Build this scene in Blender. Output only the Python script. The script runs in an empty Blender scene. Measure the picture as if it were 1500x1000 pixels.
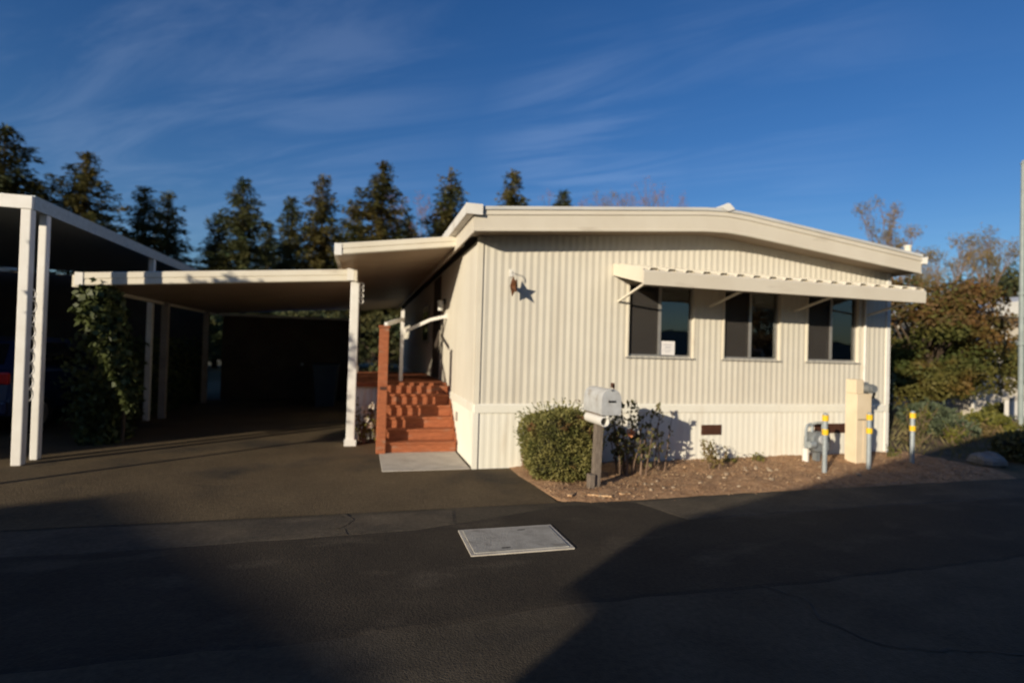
import bpy, math, random
from mathutils import Vector, Matrix
sc = bpy.context.scene
col = sc.collection
R = math.radians

# ------------------------------------------------------------------ camera
CAM = Vector((-1.4593, -7.0827, 1.60))
fwd = Vector((0.26556748, 0.9639808, 0.01466049))
rgt = Vector((0.96356698, -0.26589401, 0.02896623))
upv = Vector((-0.03182102, -0.00643388, 0.99947287))
cd = bpy.data.cameras.new('camera'); cam = bpy.data.objects.new('camera', cd); col.objects.link(cam)
cd.sensor_width = 36.0; cd.lens = 794.46 / 1500 * 36; cd.clip_start = 0.05; cd.clip_end = 2000
M = Matrix((rgt, upv, -fwd)).transposed().to_4x4(); M.translation = CAM
cam.matrix_world = M
sc.camera = cam
cd.dof.use_dof = True; cd.dof.focus_distance = 2.7; cd.dof.aperture_fstop = 1.1 # slightly missed focus, as in the photograph

# ------------------------------------------------------------------ light
SUN = Vector((1.25, 1.0, -0.38)).normalized()          # direction the light travels
elev = math.asin(-SUN.z)
az = math.atan2(-SUN.x, -SUN.y)                        # compass bearing of the sun from +Y towards +X
w = bpy.data.worlds.new('World'); sc.world = w; w.use_nodes = True
nt = w.node_tree; N = nt.nodes; L = nt.links
N.clear()
out = N.new('ShaderNodeOutputWorld'); bg = N.new('ShaderNodeBackground'); bg.inputs['Strength'].default_value = 0.094
sky = N.new('ShaderNodeTexSky'); sky.sky_type = 'NISHITA'; sky.sun_disc = False
sky.sun_elevation = elev; sky.sun_rotation = az; sky.air_density = 1.0; sky.dust_density = 0.55; sky.ozone_density = 3.5
L.new(bg.outputs[0], out.inputs[0])
def wmath(op, a, b=None, clamp=False):
    n = N.new('ShaderNodeMath'); n.operation = op; n.use_clamp = clamp
    for i, v in enumerate((a, b)):
        if v is None: continue
        if isinstance(v, (int, float)): n.inputs[i].default_value = v
        else: L.new(v, n.inputs[i])
    return n.outputs[0]
def wvec(op, a, b):
    n = N.new('ShaderNodeVectorMath'); n.operation = op
    L.new(a, n.inputs[0]); n.inputs[1].default_value = b
    return n
tc = N.new('ShaderNodeTexCoord')
dirn = wvec('NORMALIZE', tc.outputs['Generated'], (0, 0, 0)).outputs[0]
# project the view direction on a high flat cloud sheet, then streak it
sep = N.new('ShaderNodeSeparateXYZ'); L.new(dirn, sep.inputs[0])
zc = wmath('MAXIMUM', sep.outputs[2], 0.06)
pxn = wmath('DIVIDE', sep.outputs[0], zc); pyn = wmath('DIVIDE', sep.outputs[1], zc)
cmb = N.new('ShaderNodeCombineXYZ'); L.new(pxn, cmb.inputs[0]); L.new(pyn, cmb.inputs[1])
mp = N.new('ShaderNodeMapping'); L.new(cmb.outputs[0], mp.inputs[0])
mp.vector_type = 'TEXTURE'; mp.inputs['Rotation'].default_value = (0, 0, R(-42)); mp.inputs['Scale'].default_value = (2.4, 0.55, 1)
n1 = N.new('ShaderNodeTexNoise'); n1.inputs['Scale'].default_value = 1.25; n1.inputs['Detail'].default_value = 8; n1.inputs['Roughness'].default_value = 0.62; n1.inputs['Distortion'].default_value = 0.9
L.new(mp.outputs[0], n1.inputs['Vector'])
mp2 = N.new('ShaderNodeMapping'); L.new(cmb.outputs[0], mp2.inputs[0]); mp2.inputs['Scale'].default_value = (0.5, 0.5, 1); mp2.inputs['Location'].default_value = (0.35, 0.1, 0)
n2 = N.new('ShaderNodeTexNoise'); n2.inputs['Scale'].default_value = 0.9; n2.inputs['Detail'].default_value = 3
L.new(mp2.outputs[0], n2.inputs['Vector'])
def ramp(x, a, b):
    n = N.new('ShaderNodeMapRange'); n.interpolation_type = 'SMOOTHSTEP'
    n.inputs['From Min'].default_value = a; n.inputs['From Max'].default_value = b
    L.new(x, n.inputs['Value']); return n.outputs[0]
streak = ramp(n1.outputs['Fac'], 0.38, 0.72)
patchy = ramp(n2.outputs['Fac'], 0.36, 0.66)
def patch(px, py, r0, r1):                              # a drifting bank of cirrus seen in this direction
    d = (fwd + rgt * ((px - 750) / 794.46) - upv * ((py - 500) / 794.46)).normalized()
    n = wvec('DOT_PRODUCT', dirn, tuple(d)); return ramp(n.outputs['Value'], math.cos(R(r0)), math.cos(R(r1)))
banks = wmath('MAXIMUM', wmath('MULTIPLY', patch(250, 80, 30, 6), 0.75), wmath('MAXIMUM', patch(860, 225, 13, 2), wmath('MULTIPLY', patch(1120, 150, 14, 4), 0.45)))
mask = wmath('MULTIPLY', streak, wmath('ADD', wmath('MULTIPLY', patchy, 0.12), wmath('MULTIPLY', banks, 0.8)))
amt = wmath('MULTIPLY', mask, 0.085, True)
mx = N.new('ShaderNodeMix'); mx.data_type = 'RGBA'
hsv = N.new('ShaderNodeHueSaturation'); hsv.inputs['Hue'].default_value = 0.512; hsv.inputs['Saturation'].default_value = 1.22; hsv.inputs['Value'].default_value = 1.0
L.new(sky.outputs[0], hsv.inputs['Color'])
L.new(amt, mx.inputs['Factor']); L.new(hsv.outputs[0], mx.inputs['A']); mx.inputs['B'].default_value = (9.0, 10.5, 13.0, 1)
L.new(mx.outputs['Result'], bg.inputs['Color'])

sd = bpy.data.lights.new('sun', 'SUN'); sd.energy = 5.0; sd.angle = R(0.5); sd.color = (1.0, 0.88, 0.68)
so = bpy.data.objects.new('sun', sd); col.objects.link(so); so.location = (-20, -20, 14)
so.rotation_euler = (-SUN).to_track_quat('Z', 'Y').to_euler()
vs = sc.view_settings; vs.view_transform = 'Standard'; vs.look = 'None'; vs.gamma = 1; vs.use_curve_mapping = False; vs.exposure = 0.18
sc.render.engine = 'CYCLES'; sc.render.resolution_x = 1024; sc.render.resolution_y = 682

# ------------------------------------------------------------------ materials
MATS = {}
def mat(name, c, rough=0.6, c2=None, scale=6.0, lo=0.35, hi=0.65, bump=0.0, bscale=60.0, metal=0.0, spec=0.35, rnd=0.0, stretch=(1, 1, 1), detail=5, transl=0.0, dirt=None, grain=None):
    if name in MATS: return MATS[name]
    m = bpy.data.materials.new(name); m.use_nodes = True; MATS[name] = m
    t = m.node_tree; n = t.nodes; l = t.links
    b = n['Principled BSDF']; b.inputs['Roughness'].default_value = rough; b.inputs['Metallic'].default_value = metal
    b.inputs['Specular IOR Level'].default_value = spec
    co = n.new('ShaderNodeTexCoord'); mpn = n.new('ShaderNodeMapping'); mpn.inputs['Scale'].default_value = stretch
    geo = n.new('ShaderNodeNewGeometry'); l.new(geo.outputs['Position'], mpn.inputs[0])
    no = n.new('ShaderNodeTexNoise'); no.inputs['Scale'].default_value = scale; no.inputs['Detail'].default_value = detail; no.inputs['Roughness'].default_value = 0.6
    l.new(mpn.outputs[0], no.inputs['Vector'])
    mr = n.new('ShaderNodeMapRange'); mr.inputs['From Min'].default_value = lo; mr.inputs['From Max'].default_value = hi; l.new(no.outputs['Fac'], mr.inputs['Value'])
    mi = n.new('ShaderNodeMix'); mi.data_type = 'RGBA'; l.new(mr.outputs[0], mi.inputs['Factor'])
    if c2 is None: c2 = tuple(v * 0.86 for v in c)
    mi.inputs['A'].default_value = (*c, 1); mi.inputs['B'].default_value = (*c2, 1)
    res = mi.outputs['Result']
    if dirt:                                             # large soft stains: (colour, scale, lo, hi, stretch)
        dm = n.new('ShaderNodeMapping'); dm.inputs['Scale'].default_value = dirt[4]; l.new(geo.outputs['Position'], dm.inputs[0])
        dn = n.new('ShaderNodeTexNoise'); dn.inputs['Scale'].default_value = dirt[1]; dn.inputs['Detail'].default_value = 6; l.new(dm.outputs[0], dn.inputs['Vector'])
        dr = n.new('ShaderNodeMapRange'); dr.inputs['From Min'].default_value = dirt[2]; dr.inputs['From Max'].default_value = dirt[3]; l.new(dn.outputs['Fac'], dr.inputs['Value'])
        dx = n.new('ShaderNodeMix'); dx.data_type = 'RGBA'; l.new(dr.outputs[0], dx.inputs['Factor']); l.new(res, dx.inputs['A']); dx.inputs['B'].default_value = (*dirt[0], 1)
        res = dx.outputs['Result']
    if grain:                                            # fine aggregate speckle: (scale, amount)
        gn = n.new('ShaderNodeTexNoise'); gn.inputs['Scale'].default_value = grain[0]; gn.inputs['Detail'].default_value = 3; l.new(geo.outputs['Position'], gn.inputs['Vector'])
        gr = n.new('ShaderNodeMapRange'); gr.inputs['From Min'].default_value = 0.32; gr.inputs['From Max'].default_value = 0.68; gr.inputs['To Min'].default_value = 1 - grain[1]; gr.inputs['To Max'].default_value = 1 + grain[1]; l.new(gn.outputs['Fac'], gr.inputs['Value'])
        gh = n.new('ShaderNodeHueSaturation'); l.new(gr.outputs[0], gh.inputs['Value']); l.new(res, gh.inputs['Color']); res = gh.outputs[0]
    if rnd:
        oi = n.new('ShaderNodeObjectInfo'); rr = n.new('ShaderNodeMapRange'); rr.inputs['To Min'].default_value = 1 - rnd; rr.inputs['To Max'].default_value = 1 + rnd * 0.6
        l.new(oi.outputs['Random'], rr.inputs['Value'])
        hv = n.new('ShaderNodeHueSaturation'); l.new(rr.outputs[0], hv.inputs['Value']); l.new(res, hv.inputs['Color']); res = hv.outputs[0]
    l.new(res, b.inputs['Base Color'])
    if bump:
        bn = n.new('ShaderNodeTexNoise'); bn.inputs['Scale'].default_value = bscale; bn.inputs['Detail'].default_value = 4; l.new(mpn.outputs[0], bn.inputs['Vector'])
        bp = n.new('ShaderNodeBump'); bp.inputs['Strength'].default_value = bump; bp.inputs['Distance'].default_value = 0.02
        l.new(bn.outputs['Fac'], bp.inputs['Height']); l.new(bp.outputs[0], b.inputs['Normal'])
    if transl:
        tr = n.new('ShaderNodeBsdfTranslucent'); l.new(res, tr.inputs['Color'])
        ms = n.new('ShaderNodeMixShader'); ms.inputs[0].default_value = transl
        l.new(b.outputs[0], ms.inputs[1]); l.new(tr.outputs[0], ms.inputs[2]); l.new(ms.outputs[0], n['Material Output'].inputs['Surface'])
    return m
SIDING = mat('siding_tan', (0.63, 0.588, 0.50), 0.55, (0.60, 0.558, 0.472), 2.5, bump=0.05, bscale=8, rnd=0.02, dirt=((0.52, 0.47, 0.39), 1.3, 0.55, 0.85, (2.2, 2.2, 0.22)))
CREAM = mat('skirting_cream', (0.76, 0.735, 0.65), 0.5, (0.74, 0.71, 0.62), 2.0, rnd=0.03, bump=0.05, bscale=9, dirt=((0.60, 0.53, 0.42), 1.6, 0.60, 0.90, (2.4, 2.4, 0.5)))
TRIM = mat('trim_cream', (0.70, 0.65, 0.54), 0.45, (0.64, 0.58, 0.47), 1.5, dirt=((0.42, 0.36, 0.28), 2.0, 0.62, 0.85, (1, 1, 1)))
FASCIA = mat('fascia_beige', (0.63, 0.575, 0.48), 0.5, (0.58, 0.52, 0.425), 1.2, dirt=((0.36, 0.30, 0.23), 2.2, 0.62, 0.88, (0.5, 1, 3)))
WHITE = mat('white_metal', (0.74, 0.72, 0.68), 0.45, (0.66, 0.63, 0.58), 3.0, dirt=((0.40, 0.33, 0.25), 3.0, 0.62, 0.85, (1, 1, 0.5)))
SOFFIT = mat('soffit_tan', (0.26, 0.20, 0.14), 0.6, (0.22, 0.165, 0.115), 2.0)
ROOFM = mat('roof_coating', (0.62, 0.61, 0.58), 0.6, (0.48, 0.47, 0.45), 1.0)
PAN = mat('roof_pan', (0.40, 0.30, 0.21), 0.55, (0.34, 0.25, 0.17), 1.5, rnd=0.05)
RED = mat('redwood', (0.40, 0.125, 0.050), 0.7, (0.26, 0.078, 0.030), 7.0, stretch=(1.5, 9, 9), bump=0.4, bscale=30, rnd=0.12, dirt=((0.30, 0.17, 0.11), 5, 0.58, 0.75, (1, 3, 3)))
GREYWOOD = mat('weathered_wood', (0.23, 0.185, 0.15), 0.85, (0.12, 0.095, 0.075), 14.0, stretch=(5, 5, 0.7), bump=0.5, bscale=40)
ALU = mat('aluminium', (0.42, 0.40, 0.37), 0.4, (0.34, 0.32, 0.30), 8, metal=0.5)
POLEM = mat('pole_paint', (0.27, 0.31, 0.30), 0.55, (0.21, 0.24, 0.235), 6)
GALV = mat('galvanised', (0.38, 0.42, 0.44), 0.45, (0.29, 0.32, 0.34), 14, metal=0.35)
GREY = mat('meter_grey', (0.22, 0.24, 0.25), 0.5, (0.16, 0.17, 0.18), 10, metal=0.2)
YEL = mat('yellow_tape', (0.80, 0.52, 0.02), 0.5, (0.70, 0.42, 0.02), 12)
BROWN = mat('vent_brown', (0.085, 0.035, 0.02), 0.6, (0.06, 0.025, 0.015), 10)
RUST = mat('rusty_tin', (0.15, 0.052, 0.016), 0.7, (0.06, 0.022, 0.009), 18, metal=0.2)
MAILM = mat('mailbox_paint', (0.58, 0.59, 0.60), 0.4, (0.46, 0.46, 0.46), 9, metal=0.25, dirt=((0.28, 0.24, 0.20), 9, 0.60, 0.8, (1, 1, 1)))
PED = mat('pedestal_cream', (0.70, 0.585, 0.42), 0.5, (0.65, 0.53, 0.37), 4)
ASPH = mat('asphalt_old', (0.082, 0.066, 0.046), 0.9, (0.050, 0.040, 0.028), 1.3, bump=0.3, bscale=70, spec=0.2, dirt=((0.042, 0.035, 0.027), 0.9, 0.55, 0.75, (1, 2.2, 1)), grain=(26, 0.16))
ASPH2 = mat('asphalt_newer', (0.048, 0.038, 0.027), 0.9, (0.034, 0.027, 0.020), 1.6, bump=0.3, bscale=70, spec=0.2, dirt=((0.080, 0.064, 0.046), 1.3, 0.56, 0.74, (1, 2, 1)), grain=(30, 0.16))
ASPH3 = mat('asphalt_gutter', (0.110, 0.088, 0.062), 0.9, (0.075, 0.060, 0.043), 2.4, bump=0.5, bscale=120, spec=0.2, dirt=((0.05, 0.043, 0.035), 1.1, 0.45, 0.66, (1, 2, 1)), grain=(26, 0.16))
DRIVE = mat('driveway_asphalt', (0.130, 0.095, 0.055), 0.92, (0.096, 0.070, 0.041), 1.1, bump=0.45, bscale=60, spec=0.15, dirt=((0.045, 0.038, 0.030), 0.8, 0.53, 0.70, (1, 1, 1)), grain=(24, 0.15))
TARSOFT = mat('crack_worn', (0.040, 0.036, 0.031), 0.95, (0.06, 0.052, 0.044), 8, lo=0.45, hi=0.6)
TAR = mat('slot_black', (0.02, 0.018, 0.016), 0.95)  # plain near-black for the lift slots of the utility cover
CRACKFILL = mat('crack_dirt', (0.11, 0.085, 0.055), 0.95, (0.05, 0.04, 0.03), 30)
CONC = mat('concrete', (0.50, 0.46, 0.40), 0.9, (0.40, 0.36, 0.31), 5, bump=0.3, bscale=90, dirt=((0.22, 0.19, 0.16), 3, 0.6, 0.85, (1, 1, 1)))
STEELLID = mat('cover_plate', (0.38, 0.36, 0.32), 0.8, (0.28, 0.265, 0.235), 7, bump=0.3, bscale=70, dirt=((0.15, 0.13, 0.11), 6, 0.58, 0.78, (1, 1, 1)))
SOIL = mat('mulch_soil', (0.50, 0.305, 0.17), 0.95, (0.26, 0.145, 0.075), 9, bump=0.9, bscale=55, lo=0.3, hi=0.7)
YARD = mat('yard_soil', (0.20, 0.13, 0.075), 0.95, (0.08, 0.07, 0.035), 2.0, bump=0.8, bscale=40)
GROUND = mat('ground_grass', (0.09, 0.085, 0.04), 0.95, (0.13, 0.10, 0.055), 0.4, bump=0.6, bscale=20)
CHIP = mat('wood_chip', (0.60, 0.41, 0.24), 0.9, (0.26, 0.14, 0.07), 30, lo=0.4, hi=0.6)
STONE = mat('pale_stone', (0.46, 0.36, 0.25), 0.9, (0.30, 0.22, 0.15), 12, rnd=0.15, bump=0.3, bscale=40)
ROCK = mat('grey_rock', (0.24, 0.23, 0.22), 0.9, (0.14, 0.135, 0.13), 6, bump=0.5, bscale=20)
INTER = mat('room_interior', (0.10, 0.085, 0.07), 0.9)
CURT = mat('curtain', (0.30, 0.27, 0.23), 0.9, (0.24, 0.21, 0.18), 3, stretch=(14, 14, 0.4))
PAPER = mat('paper', (0.78, 0.75, 0.74), 0.8, (0.72, 0.69, 0.68), 4)
INK = mat('faded_ink', (0.42, 0.42, 0.46), 0.8)
BLACK = mat('black_paint', (0.02, 0.02, 0.02), 0.5)
DARKCAR = mat('car_paint_blue', (0.012, 0.024, 0.075), 0.25, (0.010, 0.020, 0.06), 3, spec=0.5)
TYRE = mat('tyre_rubber', (0.02, 0.02, 0.02), 0.9)
TAIL = mat('tail_lens', (0.55, 0.02, 0.015), 0.2, (0.45, 0.015, 0.01), 20, spec=0.5)
BARK = mat('bark', (0.11, 0.075, 0.05), 0.95, (0.055, 0.04, 0.028), 12, stretch=(3, 3, 0.6), bump=0.6, bscale=20)
TWIG = mat('bare_twig', (0.22, 0.145, 0.10), 0.9, (0.15, 0.10, 0.07), 8)
NEEDLE = mat('conifer_needles', (0.085, 0.092, 0.032), 0.7, (0.175, 0.125, 0.036), 0.55, lo=0.40, hi=0.68, spec=0.2, rnd=0.25, transl=0.2)
NEEDLE2 = mat('conifer_needles_dark', (0.046, 0.068, 0.032), 0.7, (0.110, 0.098, 0.032), 0.6, spec=0.2, rnd=0.25, transl=0.2)
HEDGE = mat('hedge_leaf', (0.24, 0.215, 0.07), 0.6, (0.10, 0.105, 0.03), 7, lo=0.40, hi=0.60, spec=0.25, transl=0.25, dirt=((0.20, 0.095, 0.045), 2.6, 0.60, 0.68, (1, 1, 1.3)))
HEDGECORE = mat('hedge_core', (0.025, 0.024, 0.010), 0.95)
ROSE = mat('rose_leaf', (0.16, 0.14, 0.05), 0.55, (0.06, 0.065, 0.024), 9, transl=0.25)
PEACH = mat('rose_petal', (0.75, 0.33, 0.16), 0.6)
WHITEROSE = mat('white_petal', (0.78, 0.72, 0.60), 0.6)
VINE = mat('vine_leaf', (0.10, 0.115, 0.032), 0.55, (0.040, 0.055, 0.018), 8, transl=0.25)
MAPLE = mat('autumn_leaf', (0.062, 0.078, 0.020), 0.65, (0.135, 0.110, 0.028), 0.75, lo=0.38, hi=0.66, spec=0.2, transl=0.25, dirt=((0.17, 0.075, 0.022), 0.5, 0.52, 0.72, (1, 1, 1.5)))
MAPLETOP = mat('rust_leaf', (0.16, 0.075, 0.022), 0.65, (0.085, 0.062, 0.02), 1.2, transl=0.25)
SAGE = mat('sage_leaf', (0.115, 0.135, 0.075), 0.6, (0.06, 0.08, 0.04), 5, transl=0.2)
LIME = mat('yellow_green_leaf', (0.21, 0.19, 0.035), 0.6, (0.09, 0.10, 0.025), 6, transl=0.25)
WEED = mat('dry_grass', (0.22, 0.17, 0.08), 0.8, (0.12, 0.12, 0.045), 4, transl=0.2)
SPARSE = mat('sparse_autumn_leaf', (0.26, 0.17, 0.065), 0.7, (0.15, 0.125, 0.045), 1.0, transl=0.2)
PINK = mat('reddish_twig_leaf', (0.36, 0.17, 0.10), 0.7, (0.27, 0.13, 0.075), 1.0, transl=0.2)
HILLF = mat('hill_scrub', (0.06, 0.058, 0.03), 0.9, (0.10, 0.078, 0.04), 0.12)
LAMPG = mat('lamp_glass', (0.7, 0.68, 0.62), 0.3)
BLUEBIN = mat('bin_plastic', (0.02, 0.035, 0.06), 0.6)
SHEDM = mat('shed_paint', (0.075, 0.058, 0.045), 0.8, (0.05, 0.038, 0.03), 2)
SHADEWHITE = mat('shaded_white', (0.30, 0.27, 0.24), 0.7, (0.22, 0.19, 0.17), 3)  # white darkened in its colour for the shade on the rear carport posts
FARWALL = mat('far_house_wall', (0.62, 0.57, 0.48), 0.7, (0.56, 0.5, 0.42), 1.5)
WALLGREEN = mat('across_house_wall', (0.42, 0.40, 0.34), 0.7, (0.36, 0.34, 0.29), 1.5)
SHINGLE = mat('shingle', (0.10, 0.085, 0.07), 0.9, (0.07, 0.06, 0.05), 9, bump=0.4)
def glass(name, tint, refl):
    m = bpy.data.materials.new(name); m.use_nodes = True; n = m.node_tree.nodes; l = m.node_tree.links
    n.remove(n['Principled BSDF'])
    fr = n.new('ShaderNodeFresnel'); fr.inputs['IOR'].default_value = 1.5
    ad = n.new('ShaderNodeMath'); ad.operation = 'MULTIPLY_ADD'; ad.inputs[1].default_value = 1.0; ad.inputs[2].default_value = refl; l.new(fr.outputs[0], ad.inputs[0])
    tr = n.new('ShaderNodeBsdfTransparent'); tr.inputs[0].default_value = (*tint, 1)
    gl = n.new('ShaderNodeBsdfGlossy'); gl.inputs['Roughness'].default_value = 0.015; gl.inputs['Color'].default_value = (0.9, 0.92, 0.95, 1)
    no = n.new('ShaderNodeTexNoise'); no.inputs['Scale'].default_value = 1.6; bp = n.new('ShaderNodeBump'); bp.inputs['Strength'].default_value = 0.05; bp.inputs['Distance'].default_value = 0.03
    l.new(no.outputs['Fac'], bp.inputs['Height']); l.new(bp.outputs[0], gl.inputs['Normal'])
    ms = n.new('ShaderNodeMixShader'); l.new(ad.outputs[0], ms.inputs[0]); l.new(tr.outputs[0], ms.inputs[1]); l.new(gl.outputs[0], ms.inputs[2])
    l.new(ms.outputs[0], n['Material Output'].inputs['Surface']); return m
GLASS = glass('window_glass', (0.55, 0.57, 0.57), 0.06)
def screenmat():
    m = bpy.data.materials.new('insect_screen'); m.use_nodes = True; n = m.node_tree.nodes; l = m.node_tree.links
    b = n['Principled BSDF']; b.inputs['Base Color'].default_value = (0.045, 0.039, 0.035, 1); b.inputs['Roughness'].default_value = 0.8
    geo = n.new('ShaderNodeNewGeometry'); no = n.new('ShaderNodeTexNoise'); no.inputs['Scale'].default_value = 2.5; l.new(geo.outputs['Position'], no.inputs['Vector'])
    mr = n.new('ShaderNodeMapRange'); mr.inputs['To Min'].default_value = 0.45; mr.inputs['To Max'].default_value = 0.75; l.new(no.outputs['Fac'], mr.inputs['Value'])
    tr = n.new('ShaderNodeBsdfTransparent'); ms = n.new('ShaderNodeMixShader')
    l.new(mr.outputs[0], ms.inputs[0]); l.new(tr.outputs[0], ms.inputs[1]); l.new(b.outputs[0], ms.inputs[2]); l.new(ms.outputs[0], n['Material Output'].inputs['Surface']); return m
SCREEN = screenmat()

# ------------------------------------------------------------------ mesh helpers
def tag(o, label=None, cat=None, group=None, kind=None):
    if label: o['label'] = label
    if cat: o['category'] = cat
    if group: o['group'] = group
    if kind: o['kind'] = kind
    return o
def empty(name, loc, label, cat, group=None):
    o = bpy.data.objects.new(name, None); col.objects.link(o); o.location = loc; o.empty_display_size = 0.2
    return tag(o, label, cat, group)
def wloc(o):
    v = Vector((0, 0, 0))
    while o: v += o.location; o = o.parent
    return v
class MB:
    def __init__(s): s.v = []; s.f = []
    def add(s, vs_, fs): b = len(s.v); s.v += [tuple(p) for p in vs_]; s.f += [tuple(b + i for i in f) for f in fs]; return s
    def box(s, x0, x1, y0, y1, z0, z1):
        return s.add([(x0, y0, z0), (x1, y0, z0), (x1, y1, z0), (x0, y1, z0), (x0, y0, z1), (x1, y0, z1), (x1, y1, z1), (x0, y1, z1)],
                     [(0, 3, 2, 1), (4, 5, 6, 7), (0, 1, 5, 4), (1, 2, 6, 5), (2, 3, 7, 6), (3, 0, 4, 7)])
    def quad(s, a, b, c, d): return s.add([a, b, c, d], [(0, 1, 2, 3)])
    def prism(s, poly, axis, a, b):                      # poly: 2-D points in the other two axes, extruded a..b along axis
        n = len(poly)
        def P(p, t): return {'x': (t, p[0], p[1]), 'y': (p[0], t, p[1]), 'z': (p[0], p[1], t)}[axis]
        vs_ = [P(p, a) for p in poly] + [P(p, b) for p in poly]
        fs = [tuple(range(n))[::-1], tuple(range(n, 2 * n))] + [(i, (i + 1) % n, n + (i + 1) % n, n + i) for i in range(n)]
        return s.add(vs_, fs)
    def bar(s, p, q, wd, ht=None, up=(0, 0, 1)):
        p = Vector(p); q = Vector(q); d = (q - p).normalized(); u = Vector(up)
        if abs(d.dot(u)) > 0.98: u = Vector((0, 1, 0))
        a = d.cross(u).normalized(); b = a.cross(d); ht = ht or wd
        vs_ = [e + a * sx * wd / 2 + b * sz * ht / 2 for e in (p, q) for sx, sz in ((-1, -1), (1, -1), (1, 1), (-1, 1))]
        return s.add(vs_, [(0, 3, 2, 1), (4, 5, 6, 7), (0, 1, 5, 4), (1, 2, 6, 5), (2, 3, 7, 6), (3, 0, 4, 7)])
    def tube(s, pts, r, n=8, cap=True):
        pts = [Vector(p) for p in pts]; rs = r if isinstance(r, (list, tuple)) else [r] * len(pts)
        vs_ = []; fs = []; a = None
        for i, p in enumerate(pts):
            d = (pts[min(i + 1, len(pts) - 1)] - pts[max(i - 1, 0)]).normalized()
            if a is None: a = d.orthogonal().normalized()
            a = (a - d * a.dot(d)).normalized(); b = d.cross(a)
            vs_ += [p + (a * math.cos(k * 2 * math.pi / n) + b * math.sin(k * 2 * math.pi / n)) * rs[i] for k in range(n)]
        for i in range(len(pts) - 1):
            fs += [(i * n + k, i * n + (k + 1) % n, (i + 1) * n + (k + 1) % n, (i + 1) * n + k) for k in range(n)]
        if cap: fs += [tuple(range(n))[::-1], tuple(range((len(pts) - 1) * n, len(pts) * n))]
        return s.add(vs_, fs)
    def mesh(s, name, m, org=(0, 0, 0), smooth=False):
        me = bpy.data.meshes.new(name); o = Vector(org)
        me.from_pydata([tuple(Vector(p) - o) for p in s.v], [], s.f); me.materials.append(m)
        if smooth: me.polygons.foreach_set('use_smooth', [True] * len(me.polygons))
        me.update(); return me
    def build(s, name, m, parent=None, org=None, smooth=False):
        pw = wloc(parent) if parent else Vector((0, 0, 0))
        o_ = Vector(org) if org is not None else pw
        ob = bpy.data.objects.new(name, s.mesh(name, m, o_, smooth)); col.objects.link(ob)
        ob.parent = parent; ob.location = o_ - pw
        return ob
def inst(name, me, loc, parent=None, scale=None, rot=None):
    o = bpy.data.objects.new(name, me); col.objects.link(o); o.parent = parent
    o.location = Vector(loc) - (wloc(parent) if parent else Vector((0, 0, 0)))
    if scale is not None: o.scale = scale if hasattr(scale, '__len__') else (scale,) * 3
    if rot: o.rotation_euler = rot
    return o
def struct(o, kind='structure'): o['kind'] = kind; return o
def bevel(o, wd=0.01, seg=2):
    b = o.modifiers.new('bevel', 'BEVEL'); b.width = wd; b.segments = seg; b.limit_method = 'ANGLE'; return o
rng = random.Random(11)
def rv(r): 
    while True:
        v = Vector((r.uniform(-1, 1), r.uniform(-1, 1), r.uniform(-1, 1)))
        if 0.05 < v.length < 1: return v.normalized()
def leaf(mb, p, ln, wd, d, nrm):
    d = d.normalized(); s = d.cross(nrm)
    if s.length < 1e-3: s = d.orthogonal()
    s = s.normalized() * wd / 2
    b = len(mb.v)
    mb.v += [tuple(p), tuple(p + d * ln * 0.45 + s), tuple(p + d * ln), tuple(p + d * ln * 0.45 - s)]
    mb.f.append((b, b + 1, b + 2, b + 3))
def clump(mb, r, c, rad, n, ln, wd, flat=1.0):
    for _ in range(n):
        o = rv(r) * rad * r.random() ** 0.45; o.z *= flat
        leaf(mb, c + o, ln * r.uniform(0.7, 1.3), wd * r.uniform(0.7, 1.3), (o.normalized() * 0.6 + rv(r)), rv(r) + Vector((0, 0, 0.6)))

# ------------------------------------------------------------------ ground, road, driveway
g = MB()
nx, ny = 60, 60
for j in range(ny + 1):
    for i in range(nx + 1):
        x = -300 + 600 * i / nx; y = -200 + 600 * j / ny
        d = max(0, math.hypot(x - 5, y) - 60); g.v.append((x, y, -0.02 + 0.0 * d))
g.f = [(j * (nx + 1) + i, j * (nx + 1) + i + 1, (j + 1) * (nx + 1) + i + 1, (j + 1) * (nx + 1) + i) for j in range(ny) for i in range(nx)]
struct(g.build('ground', GROUND))
def sheet(name, m, poly, z, jit=0.0, sub=0.25, seed=3):
    r = random.Random(seed); pts = []
    for i, p in enumerate(poly):
        q = poly[(i + 1) % len(poly)]; ln = math.hypot(q[0] - p[0], q[1] - p[1]); n = max(1, int(ln / sub)) if jit else 1
        for k in range(n):
            t = k / n; pts.append((p[0] + (q[0] - p[0]) * t + r.uniform(-jit, jit), p[1] + (q[1] - p[1]) * t + r.uniform(-jit, jit), z))
    b = MB().add(pts, [tuple(range(len(pts)))]); n = len(pts)
    if jit:                                              # feathered edge down to the surface below
        ar = sum(pts[i][0] * pts[(i + 1) % n][1] - pts[(i + 1) % n][0] * pts[i][1] for i in range(n)); sg = 1 if ar > 0 else -1
        for i in range(n):
            d = Vector((pts[(i + 1) % n][0] - pts[i - 1][0], pts[(i + 1) % n][1] - pts[i - 1][1])).normalized()
            b.v.append((pts[i][0] + sg * d.y * .05, pts[i][1] - sg * d.x * .05, -0.001))
        b.f += [(i, n + i, n + (i + 1) % n, (i + 1) % n) if sg > 0 else (i, (i + 1) % n, n + (i + 1) % n, n + i) for i in range(n)]
    return struct(b.build(name, m))
sheet('road', ASPH, [(-70, -9.6), (70, -9.6), (70, -1.66), (-70, -1.66)], 0.000)
sheet('driveway', DRIVE, [(-14, -1.70), (0.58, -1.70), (0.52, -0.02), (-0.02, -0.02), (-0.02, 9.4), (-14, 9.4)], 0.004)
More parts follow.
